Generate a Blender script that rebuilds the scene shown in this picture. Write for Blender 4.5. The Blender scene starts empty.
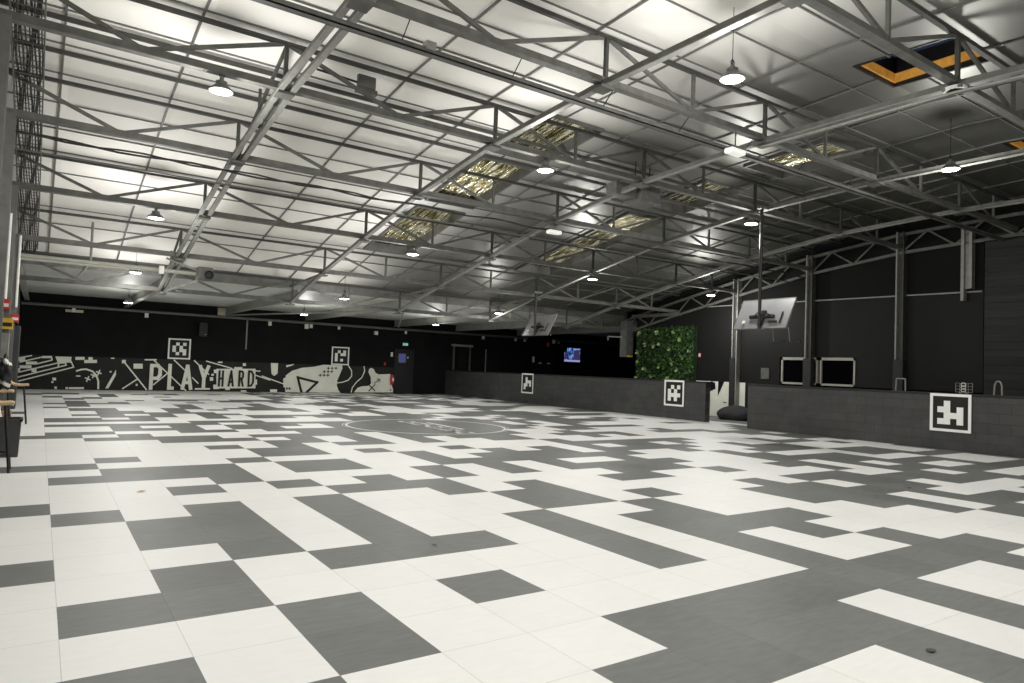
import bpy, bmesh, math, random
from mathutils import Vector, Matrix
random.seed(7)
T = 0.5                      # one floor tile = 0.5 m ; all lengths below are in tiles
LAMP_W = 30.0; OMNI_W = 98.0; EXPO = 0.06
col = bpy.context.scene.collection
FLOOR_ROWS = """
#.#..##.##.....#.....#..##......#.#
..###.#.####........#.....#..##..#.
###..#...#.#.#....##.###.##.#..#...
......####.#..#.##...##.#..#...#..#
#..#...#########....####.##.#..##.#
###.#......#..#....##.###.#.##...##
....#.#..#.#.#....#.###.#..##...###
..##.....#.####..##.#.....######.##
...#.###.#.##...######.####.....#..
##..#.#..#..#...###.#####.#######..
...##.#...##.#...#.###..###..#...##
...##.#...##..........#.#.####...##
#.#.#.#..#.#..##..#..##.###...#####
##.....###.....###....#####.###..##
#...#.#.#.#.#.#####...##....###..##
#....#....#.#.#..#....#.####.......
..####.##..########..#...###...#...
#..###.##..#.####.#####..#..###..#.
.##...#....#..#.#.#.##.#....#..####
#..#...##.#..#....#######......####
.......##.........#...........##.##
......#.#.##.#..##...#.#.....######
........##.#.#.###..####..####..###
.....###.#.#.######..#.....#.....##
...####.####.######...##..........#
.##.#.....###########.######.......
#.##..##.#############..#......##..
....###.##..#########.#.##.........
....#.#.###.#########.#.#####......
..######.#####################.#...
.......###....####.##.#.###..##....
..####........#####....#####.......
..##.#..#.##.#######.##.###.####...
....###.#.#####..###.############..
...##.#.##....#..##.########.#.....
....#####......#.#.....#####...####
....##.#.....#.###.......#......###
...##..#.#.###.###.......###....###
...##..##.####...##..##...###.....#
..#.....#..##....##..##.######....#
...#....#...#....##..##..######...#
...#....#...#...##..###..###...####
..####......#..####.#######.....###
...#.#...#....#.###########......##
...#.......##.#..#..##...###....###
......#.##.####...#.##...###...####
...#....###.####..#.##.######..####
...##..........#.....########...#.#
..#.#..........#..#..#...###..#....
..#..#..#......##.######...#.##....
.....#.........####.#.#..##.#.##..#
.#...#.........##..####.#.##.#.####
.###.#.#.#.......#.##..#.##.####.#.
..##....##..#..##.#..##..##..#...##
...............#.#.#..##.##...#.###
...............####.##.....###...#.
...............#.#.#.......#...#...
................#..#....#..#.#.#.##
................#..###.##..#.#.##..
"""
MURAL_POLYS = [[1,[[-1.46,2.22],[-1.09,2.23],[-1.08,1.97],[-1.44,1.95]]],[1,[[-1.04,1.94],[-0.38,1.97],[-0.37,1.75],[-1.03,1.73]]],[1,[[-1.39,1.66],[-0.7,1.69],[-0.69,1.47],[-1.38,1.45]]],[1,[[-0.69,1.49],[-0.39,1.5],[-0.38,1.21],[-0.67,1.2]]],[1,[[-1.45,1.46],[-1.34,1.47],[-1.33,1.16],[-1.44,1.15]]],[1,[[-0.12,2.37],[0.47,2.4],[0.48,2.24],[-0.11,2.21]]],[1,[[1.89,2.39],[2.46,2.41],[2.47,2.2],[1.9,2.17]]],[1,[[2.45,2.19],[3.25,2.23],[3.26,1.99],[2.46,1.96]]],[1,[[2.7,2.4],[2.97,2.41],[2.98,2.21],[2.71,2.2]]],[1,[[4.13,2.41],[4.36,2.42],[4.37,2.35],[4.14,2.34]]],[1,[[0.58,0.85],[0.79,0.85],[0.81,0.65],[0.59,0.65]]],[1,[[0.53,0.59],[0.66,0.59],[0.66,0.47],[0.54,0.46]]],[1,[[0.73,0.21],[0.88,0.22],[0.89,0.05],[0.74,0.05]]],[1,[[1.41,0.18],[1.56,0.18],[1.57,0.05],[1.41,0.05]]],[1,[[1.61,0.18],[2.54,0.2],[2.55,0.06],[1.62,0.04]]],[1,[[4.1,1.43],[4.22,1.44],[4.23,1.31],[4.11,1.3]]],[1,[[4.86,2.29],[5.12,2.3],[5.13,2.04],[4.87,2.03]]],[1,[[5.64,2.03],[6.26,2.05],[6.28,1.67],[5.66,1.65]]],[1,[[5.87,0.5],[6.0,0.51],[6.01,0.35],[5.87,0.35]]],[1,[[2.0,1.04],[2.27,1.05],[2.28,0.96],[2.0,0.96]]],[1,[[0.67,2.37],[1.65,2.38],[1.64,1.95],[0.83,1.95]]],[1,[[4.51,1.54],[4.53,1.13],[4.09,0.13],[3.88,0.13]]],[1,[[6.37,2.41],[7.2,2.44],[7.2,2.33],[6.38,2.3]]],[1,[[11.55,1.83],[14.6,1.93],[14.68,0.3],[11.63,0.25]]],[1,[[11.38,0.55],[11.81,0.56],[11.83,0.2],[11.4,0.19]]],[1,[[11.36,1.76],[11.65,1.76],[11.67,1.48],[11.38,1.47]]],[1,[[12.91,2.01],[13.55,2.03],[13.56,1.84],[12.92,1.82]]],[1,[[14.62,1.03],[14.77,1.04],[14.79,0.61],[14.64,0.61]]],[1,[[12.31,0.36],[12.65,0.37],[12.66,0.14],[12.32,0.13]]],[1,[[11.09,1.14],[11.35,1.14],[11.36,0.86],[11.11,0.85]]],[1,[[13.52,0.12],[13.95,0.13],[13.96,0.02],[13.53,0.02]]],[1,[[11.64,2.42],[11.98,2.43],[11.99,2.31],[11.64,2.3]]],[1,[[13.57,2.35],[13.81,2.36],[13.82,2.13],[13.58,2.12]]],[1,[[10.03,0.25],[11.15,0.27],[11.16,0.14],[10.03,0.12]]],[1,[[11.19,1.41],[11.38,1.42],[11.39,1.27],[11.2,1.26]]],[1,[[15.82,2.45],[16.42,2.45],[16.43,1.6],[16.16,1.36],[15.92,1.53]]],[1,[[17.08,2.3],[17.77,2.44],[17.72,2.34],[17.15,2.13]]],[1,[[15.87,0.23],[16.44,0.24],[16.45,0.02],[15.89,0.02]]],[1,[[16.91,1.17],[17.1,1.27],[17.12,1.45],[17.63,1.85],[18.44,2.13],[19.51,2.26],[20.35,2.46],[22.07,2.47],[22.09,2.19],[21.83,1.51],[21.66,1.08],[21.65,0.65],[21.83,0.23],[22.03,0.03],[17.14,0.02],[17.12,0.4],[16.97,0.43]]],[1,[[23.27,0.07],[23.61,0.5],[24.0,0.63],[24.59,0.68],[24.88,0.9],[24.82,1.46],[24.57,1.95],[24.64,2.24],[24.84,2.34],[25.09,2.22],[25.26,1.91],[25.54,1.76],[26.76,1.83],[26.79,1.26],[27.03,0.56],[27.19,0.12]]],[0,[[17.21,0.46],[17.42,0.33],[17.22,0.2]]],[0,[[17.42,0.46],[17.63,0.34],[17.43,0.2]]],[0,[[26.78,0.39],[26.89,0.42],[26.92,0.26],[26.79,0.26]]]]
MURAL_LINES = [[1,0.09,[[-1.42,2.19],[-0.73,2.37]]],[1,0.09,[[-1.37,1.89],[-0.1,2.3]]],[1,0.09,[[-0.37,1.81],[0.48,2.1],[0.47,2.24]]],[1,0.09,[[-1.33,1.2],[0.87,1.92]]],[1,0.09,[[0.88,1.68],[0.91,1.89],[1.29,1.94],[1.37,1.76]]],[1,0.09,[[-1.42,0.84],[1.34,1.76]]],[1,0.09,[[-1.37,0.56],[1.82,1.64],[1.63,2.07]]],[1,0.12,[[2.02,1.37],[2.29,1.48],[2.6,1.52],[3.01,1.37],[3.26,1.1],[3.41,0.68],[3.44,0.1]]],[1,0.09,[[2.58,0.88],[2.89,0.74]]],[1,0.09,[[2.79,0.98],[2.68,0.63]]],[1,0.09,[[2.93,1.14],[3.25,1.0]]],[1,0.09,[[3.14,1.25],[3.04,0.89]]],[1,0.09,[[3.26,1.36],[3.57,1.22]]],[1,0.09,[[3.47,1.47],[3.36,1.11]]],[1,0.1,[[5.04,2.1],[6.62,0.07]]],[1,0.1,[[5.97,0.88],[5.0,0.12]]],[1,0.09,[[6.98,2.37],[8.01,1.37],[7.08,0.47]]],[1,0.09,[[8.06,1.33],[9.4,0.02]]],[1,0.09,[[8.4,2.43],[9.21,1.66]]],[1,0.09,[[9.8,1.07],[10.24,0.63]]],[1,0.09,[[9.87,2.43],[11.0,1.36]]],[1,0.09,[[10.76,2.42],[12.72,1.9]]],[1,0.09,[[14.58,1.75],[14.97,1.74]]],[1,0.09,[[14.6,1.4],[15.81,1.01]]],[1,0.09,[[15.15,1.34],[16.93,0.72]]],[1,0.09,[[22.61,2.49],[22.95,2.03],[22.98,1.54],[22.68,1.16],[22.17,0.97],[21.63,0.9]]],[1,0.09,[[24.12,2.44],[24.19,2.01],[23.96,1.44],[23.46,1.0],[23.09,0.5],[23.01,0.09]]],[0,0.2,[[18.12,1.3],[19.88,0.9]]],[0,0.2,[[18.12,1.35],[18.52,0.02]]],[0,0.2,[[19.9,0.95],[18.96,0.02]]],[0,0.07,[[20.69,2.17],[20.91,2.17]]],[0,0.07,[[20.79,2.28],[20.8,2.06]]],[0,0.07,[[21.02,2.18],[21.24,2.19]]],[0,0.07,[[21.13,2.29],[21.14,2.07]]],[0,0.07,[[21.37,2.19],[21.6,2.2]]],[0,0.07,[[21.48,2.3],[21.49,2.08]]],[0,0.07,[[20.33,1.86],[20.55,1.86]]],[0,0.07,[[20.44,1.97],[20.45,1.75]]],[0,0.07,[[20.68,1.87],[20.9,1.87]]],[0,0.07,[[20.78,1.98],[20.79,1.76]]],[0,0.07,[[21.01,1.88],[21.23,1.88]]],[0,0.07,[[21.12,1.99],[21.13,1.77]]],[0,0.07,[[19.98,1.53],[20.2,1.54]]],[0,0.07,[[20.09,1.64],[20.1,1.43]]],[0,0.07,[[20.32,1.54],[20.54,1.55]]],[0,0.07,[[20.43,1.65],[20.44,1.44]]],[0,0.07,[[20.67,1.55],[20.89,1.56]]],[0,0.07,[[20.77,1.66],[20.78,1.45]]],[0,0.09,[[24.65,0.81],[25.26,0.24]]],[0,0.09,[[25.24,0.82],[24.68,0.23]]],[2,0.11,[[25.18,0.94],[25.7,1.29]]],[2,0.07,[[25.43,1.33],[25.72,1.33],[25.71,1.04]]]]
MURAL_LETTERS = [["P",1,[6.76,0.07],[7.64,2.07]],["L",1,[8.01,0.09],[8.55,2.11]],["A",1,[8.98,0.11],[9.84,2.08]],["Y",1,[10.2,0.22],[11.08,2.09]],["H",0,[11.72,0.4],[12.14,1.72]],["A",0,[12.46,0.42],[12.94,1.74]],["R",0,[13.27,0.43],[13.72,1.77]],["D",0,[14.01,0.42],[14.53,1.79]]]

# ------------------------------------------------------------------ helpers
def V(p): return Vector((p[0]*T, p[1]*T, p[2]*T))

def mat(name, color, rough=0.6, metal=0.0, noise=0.0, scale=4.0, bump=0.0, emit=None, estr=0.0, spec=0.5):
    m = bpy.data.materials.new(name); m.use_nodes = True
    nt = m.node_tree; b = nt.nodes['Principled BSDF']
    b.inputs['Base Color'].default_value = (*color, 1)
    b.inputs['Roughness'].default_value = rough
    b.inputs['Metallic'].default_value = metal
    b.inputs['Specular IOR Level'].default_value = spec
    if emit:
        b.inputs['Emission Color'].default_value = (*emit, 1)
        b.inputs['Emission Strength'].default_value = estr
    if noise or bump:
        tc = nt.nodes.new('ShaderNodeTexCoord')
        nz = nt.nodes.new('ShaderNodeTexNoise'); nz.inputs['Scale'].default_value = scale
        nz.inputs['Detail'].default_value = 5
        nt.links.new(tc.outputs['Object'], nz.inputs['Vector'])
        if noise:
            mr = nt.nodes.new('ShaderNodeMapRange')
            mr.inputs['From Min'].default_value = 0.3; mr.inputs['From Max'].default_value = 0.7
            mr.inputs['To Min'].default_value = 1-noise; mr.inputs['To Max'].default_value = 1+noise
            mx = nt.nodes.new('ShaderNodeMixRGB'); mx.blend_type = 'MULTIPLY'; mx.inputs[0].default_value = 1
            mx.inputs[1].default_value = (*color, 1)
            nt.links.new(nz.outputs['Fac'], mr.inputs['Value'])
            nt.links.new(mr.outputs['Result'], mx.inputs[2])
            nt.links.new(mx.outputs[0], b.inputs['Base Color'])
        if bump:
            bp = nt.nodes.new('ShaderNodeBump'); bp.inputs['Strength'].default_value = bump
            bp.inputs['Distance'].default_value = 0.02
            nt.links.new(nz.outputs['Fac'], bp.inputs['Height'])
            nt.links.new(bp.outputs['Normal'], b.inputs['Normal'])
    return m

def node(nt, t, **kw):
    n = nt.nodes.new(t)
    for k, v in kw.items(): setattr(n, k, v)
    return n
def mth(nt, op, a, b=None):
    n = node(nt, 'ShaderNodeMath', operation=op)
    for i, x in enumerate((a, b)):
        if x is None: continue
        if isinstance(x, (int, float)): n.inputs[i].default_value = x
        else: nt.links.new(x, n.inputs[i])
    return n.outputs[0]

class MB:
    def __init__(s): s.v = []; s.f = []; s.m = []
    def add(s, vs, fs, mi=0):
        o = len(s.v); s.v += [tuple(p) for p in vs]
        s.f += [tuple(i+o for i in f) for f in fs]; s.m += [mi]*len(fs); return s
    def box(s, x0, x1, y0, y1, z0, z1, mi=0):
        vs = [(x, y, z) for z in (z0, z1) for y in (y0, y1) for x in (x0, x1)]
        return s.add(vs, [(0,2,3,1),(4,5,7,6),(0,1,5,4),(2,6,7,3),(0,4,6,2),(1,3,7,5)], mi)
    def beam(s, a, b, w, h, up=(0,0,1), mi=0):
        a = Vector(a); b = Vector(b); d = (b-a).normalized(); up = Vector(up)
        if abs(d.dot(up)) > .98: up = Vector((0,1,0))
        x = d.cross(up).normalized()*(w/2); z = x.cross(d).normalized()*(h/2)
        vs = [p+sx*x+sz*z for p in (a, b) for sx, sz in ((-1,-1),(1,-1),(1,1),(-1,1))]
        return s.add(vs, [(3,2,1,0),(4,5,6,7),(0,1,5,4),(1,2,6,5),(2,3,7,6),(3,0,4,7)], mi)
    def tube(s, pts, r, n=8, mi=0, closed=False):
        pts = [Vector(p) for p in pts]; N = len(pts); rings = []; prev = None
        for i, p in enumerate(pts):
            if closed: d = pts[(i+1) % N]-pts[i-1]
            else: d = pts[min(i+1, N-1)]-pts[max(i-1, 0)]
            d.normalize()
            if prev is None:
                u = Vector((0,0,1)) if abs(d.z) < .9 else Vector((1,0,0))
                x = d.cross(u).normalized()
            else: x = (prev-d*prev.dot(d)).normalized()
            prev = x; y = d.cross(x)
            rr = r[i] if isinstance(r, (list, tuple)) else r
            rings.append([p+x*rr*math.cos(2*math.pi*k/n)+y*rr*math.sin(2*math.pi*k/n) for k in range(n)])
        vs = [q for g in rings for q in g]; fs = []
        for i in range(N if closed else N-1):
            j = (i+1) % N
            for k in range(n):
                k2 = (k+1) % n; fs.append((i*n+k, i*n+k2, j*n+k2, j*n+k))
        if not closed: fs += [tuple(range(n))[::-1], tuple((N-1)*n+k for k in range(n))]
        return s.add(vs, fs, mi)
    def lathe(s, prof, c=(0,0,0), n=24, mi=0):
        vs = []; fs = []
        for r, z in prof: vs += [(c[0]+r*math.cos(2*math.pi*k/n), c[1]+r*math.sin(2*math.pi*k/n), c[2]+z) for k in range(n)]
        for i in range(len(prof)-1):
            for k in range(n):
                k2 = (k+1) % n; fs.append((i*n+k, i*n+k2, (i+1)*n+k2, (i+1)*n+k))
        if prof[0][0] > 1e-4: fs.append(tuple(range(n))[::-1])
        if prof[-1][0] > 1e-4: fs.append(tuple((len(prof)-1)*n+k for k in range(n)))
        return s.add(vs, fs, mi)
    def build(s, name, mats, parent=None, smooth=False, bevel=0, org=None, label=None):
        me = bpy.data.meshes.new(name)
        o3 = Vector(org) if org is not None else Vector((0,0,0))
        me.from_pydata([tuple((Vector(p)-o3)*T) for p in s.v], [], s.f)
        if not isinstance(mats, (list, tuple)): mats = [mats]
        for m in mats: me.materials.append(m)
        me.polygons.foreach_set('material_index', s.m)
        bm = bmesh.new(); bm.from_mesh(me)
        bmesh.ops.recalc_face_normals(bm, faces=bm.faces); bm.to_mesh(me); bm.free()
        if smooth:
            for p in me.polygons: p.use_smooth = True
        o = bpy.data.objects.new(name, me); col.objects.link(o); o.location = o3*T
        if parent is not None: o.parent = parent; o.location = (o3*T) if org is not None else (0,0,0)
        if bevel:
            md = o.modifiers.new('bevel', 'BEVEL'); md.width = bevel*T; md.segments = 2; md.limit_method = 'ANGLE'
        if smooth and not bevel:
            try: me.set_sharp_from_angle(angle=math.radians(40))
            except Exception: pass
        if label: o['label'] = label
        return o

def struct(o): o['kind'] = 'structure'; return o
def tag(o, label, cat, group=None):
    o['label'] = label; o['category'] = cat
    if group: o['group'] = group
    return o
def thing(name, loc, label, cat, group=None, rz=0):
    o = bpy.data.objects.new(name, None); col.objects.link(o); o.location = V(loc)
    o.rotation_euler = (0, 0, rz); o.empty_display_size = .1
    return tag(o, label, cat, group)
def dup(root, loc, label=None, group=None, rz=None):
    r = root.copy(); col.objects.link(r); r.location = V(loc)
    if rz is not None: r.rotation_euler = (0, 0, rz)
    if label: r['label'] = label
    if group: r['group'] = group
    for ch in list(root.children):
        c = ch.copy(); col.objects.link(c); c.parent = r
        for g in list(ch.children):
            d = g.copy(); col.objects.link(d); d.parent = c
    return r

# ------------------------------------------------------------------ materials
STEEL = mat('galvanised_steel', (.125,.125,.112), .6, .2, .25, 6)
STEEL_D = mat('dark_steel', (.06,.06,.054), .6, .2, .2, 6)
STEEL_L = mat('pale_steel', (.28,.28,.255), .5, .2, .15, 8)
TBAR = mat('seam_strip', (.16,.16,.15), .6, .1, .1, 6)
BLACK = mat('black_paint', (.0085,.0085,.009), .8, 0, .2, 1.5, spec=.15)
BLACK2 = mat('black_lower_paint', (.026,.026,.024), .75, 0, .2, 1.5, spec=.2)
BLACKM = mat('black_metal', (.012,.012,.013), .45, .2, .1, 8)
RUBBER = mat('black_rubber', (.018,.018,.019), .6, 0, .3, 12, .2)
WHITEP = mat('white_paint', (.84,.85,.74), .7, 0, .06, 3)
WHITE = mat('white_plastic', (.75,.75,.70), .4, 0, .04, 5)
EMB = mat('emblem_white_paint', (.90,.90,.86), .6, 0, .03, 5)
WINF = mat('pale_window_frame', (.42,.42,.36), .5, 0, .08, 5)
BEIGE = mat('beige_plastic', (.55,.52,.38), .5, 0, .05, 5)
GREYM = mat('grey_metal', (.16,.16,.15), .45, .4, .2, 5)
MGREY = mat('mural_grey', (.2,.2,.17), .7, 0, .05, 5)
RED = mat('red_paint', (.55,.02,.015), .4, 0, .06, 5)
YEL = mat('yellow_plastic', (.75,.45,.03), .5, 0, .06, 5)
WOOD = mat('pale_plywood', (.62,.44,.25), .5, 0, .18, 14, .05)
BROWN = mat('brown_board', (.40,.22,.09), .6, 0, .2, 12)
CHROME = mat('chrome', (.75,.75,.75), .2, 1, .03, 10)
CONC = mat('grey_concrete', (.20,.20,.19), .7, 0, .15, 3, .05)
GREEN_S = mat('green_sign', (.10,.35,.24), .4, 0, .05, 4, 0, (.25,.8,.55), .5)
FAB = mat('charcoal_fabric', (.035,.035,.037), .9, 0, .25, 30, .4)
FABL = mat('black_fabric', (.012,.012,.014), .9, 0, .3, 30, .4)
LAMP_ON = mat('lamp_lens', (1,1,1), .3, 0, .01, 5, 0, (1,.97,.90), 22)
LAMP_DIM = mat('lamp_lens_dim', (.8,.8,.75), .3, 0, .01, 5, 0, (1,.97,.90), 2.2)
LAMP_LOW = mat('emergency_lens', (.9,.9,.85), .3, 0, .01, 5, 0, (1,.98,.92), .35)
CABLE = mat('cable_sheath', (.03,.03,.028), .6, 0, .4, 9)
LEAN = mat('white_lean_to_panels', (.60,.62,.58), .5, 0, .08, 1.2)
PLEXI = mat('grey_backboard', (.27,.27,.275), .35, .2, .12, 2)
ORANGE = mat('lit_wooden_curb', (.72,.36,.07), .5, 0, .3, 7, 0, (.9,.42,.06), .12)  # faint emission put into the wood stands in for light on it
BLUEG = mat('night_glass', (.015,.02,.04), .12, .2, .5, 6, .1, (.10,.16,.35), .12)
TVB = mat('television_bezel', (.01,.01,.01), .3)

def floor_mat(name, c, rough, streak):
    m = mat(name, c, rough, spec=.35); nt = m.node_tree; b = nt.nodes['Principled BSDF']
    tc = node(nt, 'ShaderNodeTexCoord')
    sx = node(nt, 'ShaderNodeSeparateXYZ'); nt.links.new(tc.outputs['Object'], sx.inputs[0])
    def edge(o):
        fr = mth(nt, 'FRACT', mth(nt, 'DIVIDE', o, T)); d = mth(nt, 'ABSOLUTE', mth(nt, 'SUBTRACT', fr, .5))
        return mth(nt, 'GREATER_THAN', d, .4965)
    e = mth(nt, 'MAXIMUM', edge(sx.outputs[0]), edge(sx.outputs[1]))
    n1 = node(nt, 'ShaderNodeTexNoise'); n1.inputs['Scale'].default_value = 1.1; n1.inputs['Detail'].default_value = 6
    nt.links.new(tc.outputs['Object'], n1.inputs['Vector'])
    mp = node(nt, 'ShaderNodeMapping'); mp.inputs['Scale'].default_value = (2.2, 9, 1); mp.inputs['Rotation'].default_value = (0,0,.5)
    nt.links.new(tc.outputs['Object'], mp.inputs[0])
    n2 = node(nt, 'ShaderNodeTexNoise'); n2.inputs['Scale'].default_value = 3; n2.inputs['Detail'].default_value = 8
    nt.links.new(mp.outputs[0], n2.inputs['Vector'])
    # slight tone difference from tile to tile
    fl = node(nt, 'ShaderNodeVectorMath', operation='FLOOR')
    dv = node(nt, 'ShaderNodeVectorMath', operation='SCALE'); dv.inputs['Scale'].default_value = 1/T
    nt.links.new(tc.outputs['Object'], dv.inputs[0]); nt.links.new(dv.outputs[0], fl.inputs[0])
    wn = node(nt, 'ShaderNodeTexWhiteNoise'); nt.links.new(fl.outputs[0], wn.inputs[0])
    s1 = mth(nt, 'MULTIPLY', mth(nt, 'SUBTRACT', n1.outputs['Fac'], .5), streak)
    s2 = mth(nt, 'MULTIPLY', mth(nt, 'SUBTRACT', n2.outputs['Fac'], .5), streak)
    s3 = mth(nt, 'MULTIPLY', mth(nt, 'SUBTRACT', wn.outputs['Value'], .5), streak*.28)
    f = mth(nt, 'ADD', 1, mth(nt, 'ADD', s1, mth(nt, 'ADD', s2, s3)))
    f = mth(nt, 'MULTIPLY', f, mth(nt, 'SUBTRACT', 1, mth(nt, 'MULTIPLY', e, .32)))
    mx = node(nt, 'ShaderNodeMixRGB', blend_type='MULTIPLY'); mx.inputs[0].default_value = 1
    mx.inputs[1].default_value = (*c, 1); nt.links.new(f, mx.inputs[2]); nt.links.new(mx.outputs[0], b.inputs['Base Color'])
    r = mth(nt, 'ADD', rough-.1, mth(nt, 'MULTIPLY', n1.outputs['Fac'], .2)); nt.links.new(r, b.inputs['Roughness'])
    return m
F_WHITE = floor_mat('white_floor_tiles', (.80,.80,.77), .5, .10)
F_DARK = floor_mat('grey_floor_tiles', (.135,.14,.132), .5, .55)

def brick_mat():
    m = mat('painted_block_wall', (.043,.043,.0425), .6); nt = m.node_tree; b = nt.nodes['Principled BSDF']
    tc = node(nt, 'ShaderNodeTexCoord'); mp = node(nt, 'ShaderNodeMapping')
    mp.inputs['Rotation'].default_value = (math.pi/2, 0, math.pi/2)
    sx = node(nt, 'ShaderNodeSeparateXYZ'); cb = node(nt, 'ShaderNodeCombineXYZ')
    nt.links.new(tc.outputs['Object'], sx.inputs[0]); nt.links.new(sx.outputs[1], cb.inputs[0]); nt.links.new(sx.outputs[2], cb.inputs[1])
    br = node(nt, 'ShaderNodeTexBrick'); br.inputs['Scale'].default_value = 1
    br.inputs['Color1'].default_value = (.040,.040,.040,1); br.inputs['Color2'].default_value = (.052,.052,.050,1)
    br.inputs['Mortar'].default_value = (.026,.026,.025,1); br.inputs['Brick Width'].default_value = .42
    br.inputs['Row Height'].default_value = .205; br.inputs['Mortar Size'].default_value = .006
    nt.links.new(cb.outputs[0], br.inputs['Vector'])
    nz = node(nt, 'ShaderNodeTexNoise'); nz.inputs['Scale'].default_value = 3; nz.inputs['Detail'].default_value = 8
    nt.links.new(tc.outputs['Object'], nz.inputs['Vector'])
    mx = node(nt, 'ShaderNodeMixRGB', blend_type='OVERLAY'); mx.inputs[0].default_value = .5
    nt.links.new(br.outputs['Color'], mx.inputs[1]); nt.links.new(nz.outputs['Fac'], mx.inputs[2]); nt.links.new(mx.outputs[0], b.inputs['Base Color'])
    bp = node(nt, 'ShaderNodeBump'); bp.inputs['Strength'].default_value = .5; bp.inputs['Distance'].default_value = .01; bp.invert = True
    nt.links.new(br.outputs['Fac'], bp.inputs['Height']); nt.links.new(bp.outputs[0], b.inputs['Normal'])
    return m
BRICK = brick_mat()

def roof_mat():
    m = mat('foil_roof_panels', (.7,.7,.68), .35, .85, spec=.3); nt = m.node_tree; b = nt.nodes['Principled BSDF']
    tc = node(nt, 'ShaderNodeTexCoord')
    mp = node(nt, 'ShaderNodeMapping'); mp.inputs['Scale'].default_value = (.35,.35,.35)
    nt.links.new(tc.outputs['Object'], mp.inputs[0])
    nz = node(nt, 'ShaderNodeTexNoise'); nz.inputs['Scale'].default_value = 1.6; nz.inputs['Detail'].default_value = 4
    nt.links.new(mp.outputs[0], nz.inputs['Vector'])
    sx = node(nt, 'ShaderNodeSeparateXYZ'); nt.links.new(tc.outputs['Object'], sx.inputs[0])
    # lighting painted into the foil: bright diffuse left fades to dark metallic right
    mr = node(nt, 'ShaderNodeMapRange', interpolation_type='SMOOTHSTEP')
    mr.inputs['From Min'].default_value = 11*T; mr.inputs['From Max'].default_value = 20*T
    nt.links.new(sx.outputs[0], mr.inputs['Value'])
    fl = node(nt, 'ShaderNodeVectorMath', operation='FLOOR'); ds = node(nt, 'ShaderNodeVectorMath', operation='DIVIDE')
    ds.inputs[1].default_value = (2.9*T, 1.775*T, 50); nt.links.new(tc.outputs['Object'], ds.inputs[0]); nt.links.new(ds.outputs[0], fl.inputs[0])
    wn = node(nt, 'ShaderNodeTexWhiteNoise'); nt.links.new(fl.outputs[0], wn.inputs[0])
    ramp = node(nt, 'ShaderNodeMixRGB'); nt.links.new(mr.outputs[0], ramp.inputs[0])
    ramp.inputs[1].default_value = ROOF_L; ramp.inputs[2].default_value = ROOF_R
    f = mth(nt, 'ADD', .82, mth(nt, 'ADD', mth(nt, 'MULTIPLY', nz.outputs['Fac'], .22), mth(nt, 'MULTIPLY', wn.outputs['Value'], .10)))
    mx = node(nt, 'ShaderNodeMixRGB', blend_type='MULTIPLY'); mx.inputs[0].default_value = 1
    nt.links.new(ramp.outputs[0], mx.inputs[1]); nt.links.new(f, mx.inputs[2]); nt.links.new(mx.outputs[0], b.inputs['Base Color'])
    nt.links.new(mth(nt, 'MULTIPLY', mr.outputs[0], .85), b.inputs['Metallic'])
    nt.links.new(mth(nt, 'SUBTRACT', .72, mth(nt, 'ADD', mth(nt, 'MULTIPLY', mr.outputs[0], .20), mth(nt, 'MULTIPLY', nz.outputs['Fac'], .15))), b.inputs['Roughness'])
    bp = node(nt, 'ShaderNodeBump'); bp.inputs['Strength'].default_value = .25; bp.inputs['Distance'].default_value = .05
    nt.links.new(nz.outputs['Fac'], bp.inputs['Height']); nt.links.new(bp.outputs[0], b.inputs['Normal'])
    return m
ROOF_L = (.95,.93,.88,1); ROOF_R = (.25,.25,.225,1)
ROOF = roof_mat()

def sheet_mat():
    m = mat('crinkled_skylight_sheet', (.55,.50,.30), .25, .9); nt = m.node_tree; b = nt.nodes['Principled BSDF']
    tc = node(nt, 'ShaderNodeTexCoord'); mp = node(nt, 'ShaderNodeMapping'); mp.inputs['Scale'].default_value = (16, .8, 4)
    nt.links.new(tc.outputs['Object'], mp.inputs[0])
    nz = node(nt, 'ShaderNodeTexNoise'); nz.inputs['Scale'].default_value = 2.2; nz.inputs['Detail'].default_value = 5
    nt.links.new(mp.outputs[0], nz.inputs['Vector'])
    cr = node(nt, 'ShaderNodeValToRGB'); e = cr.color_ramp.elements  # bright and dark streaks painted in as reflections on the sheet
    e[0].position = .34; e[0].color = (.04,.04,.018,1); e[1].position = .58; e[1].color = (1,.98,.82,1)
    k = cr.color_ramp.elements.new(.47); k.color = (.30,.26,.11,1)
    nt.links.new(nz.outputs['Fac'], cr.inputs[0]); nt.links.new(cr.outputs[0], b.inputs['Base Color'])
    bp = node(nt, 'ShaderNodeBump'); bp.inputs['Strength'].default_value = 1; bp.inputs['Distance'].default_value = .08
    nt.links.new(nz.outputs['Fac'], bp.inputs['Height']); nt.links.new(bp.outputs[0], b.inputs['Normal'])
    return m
SHEET = sheet_mat()

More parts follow.
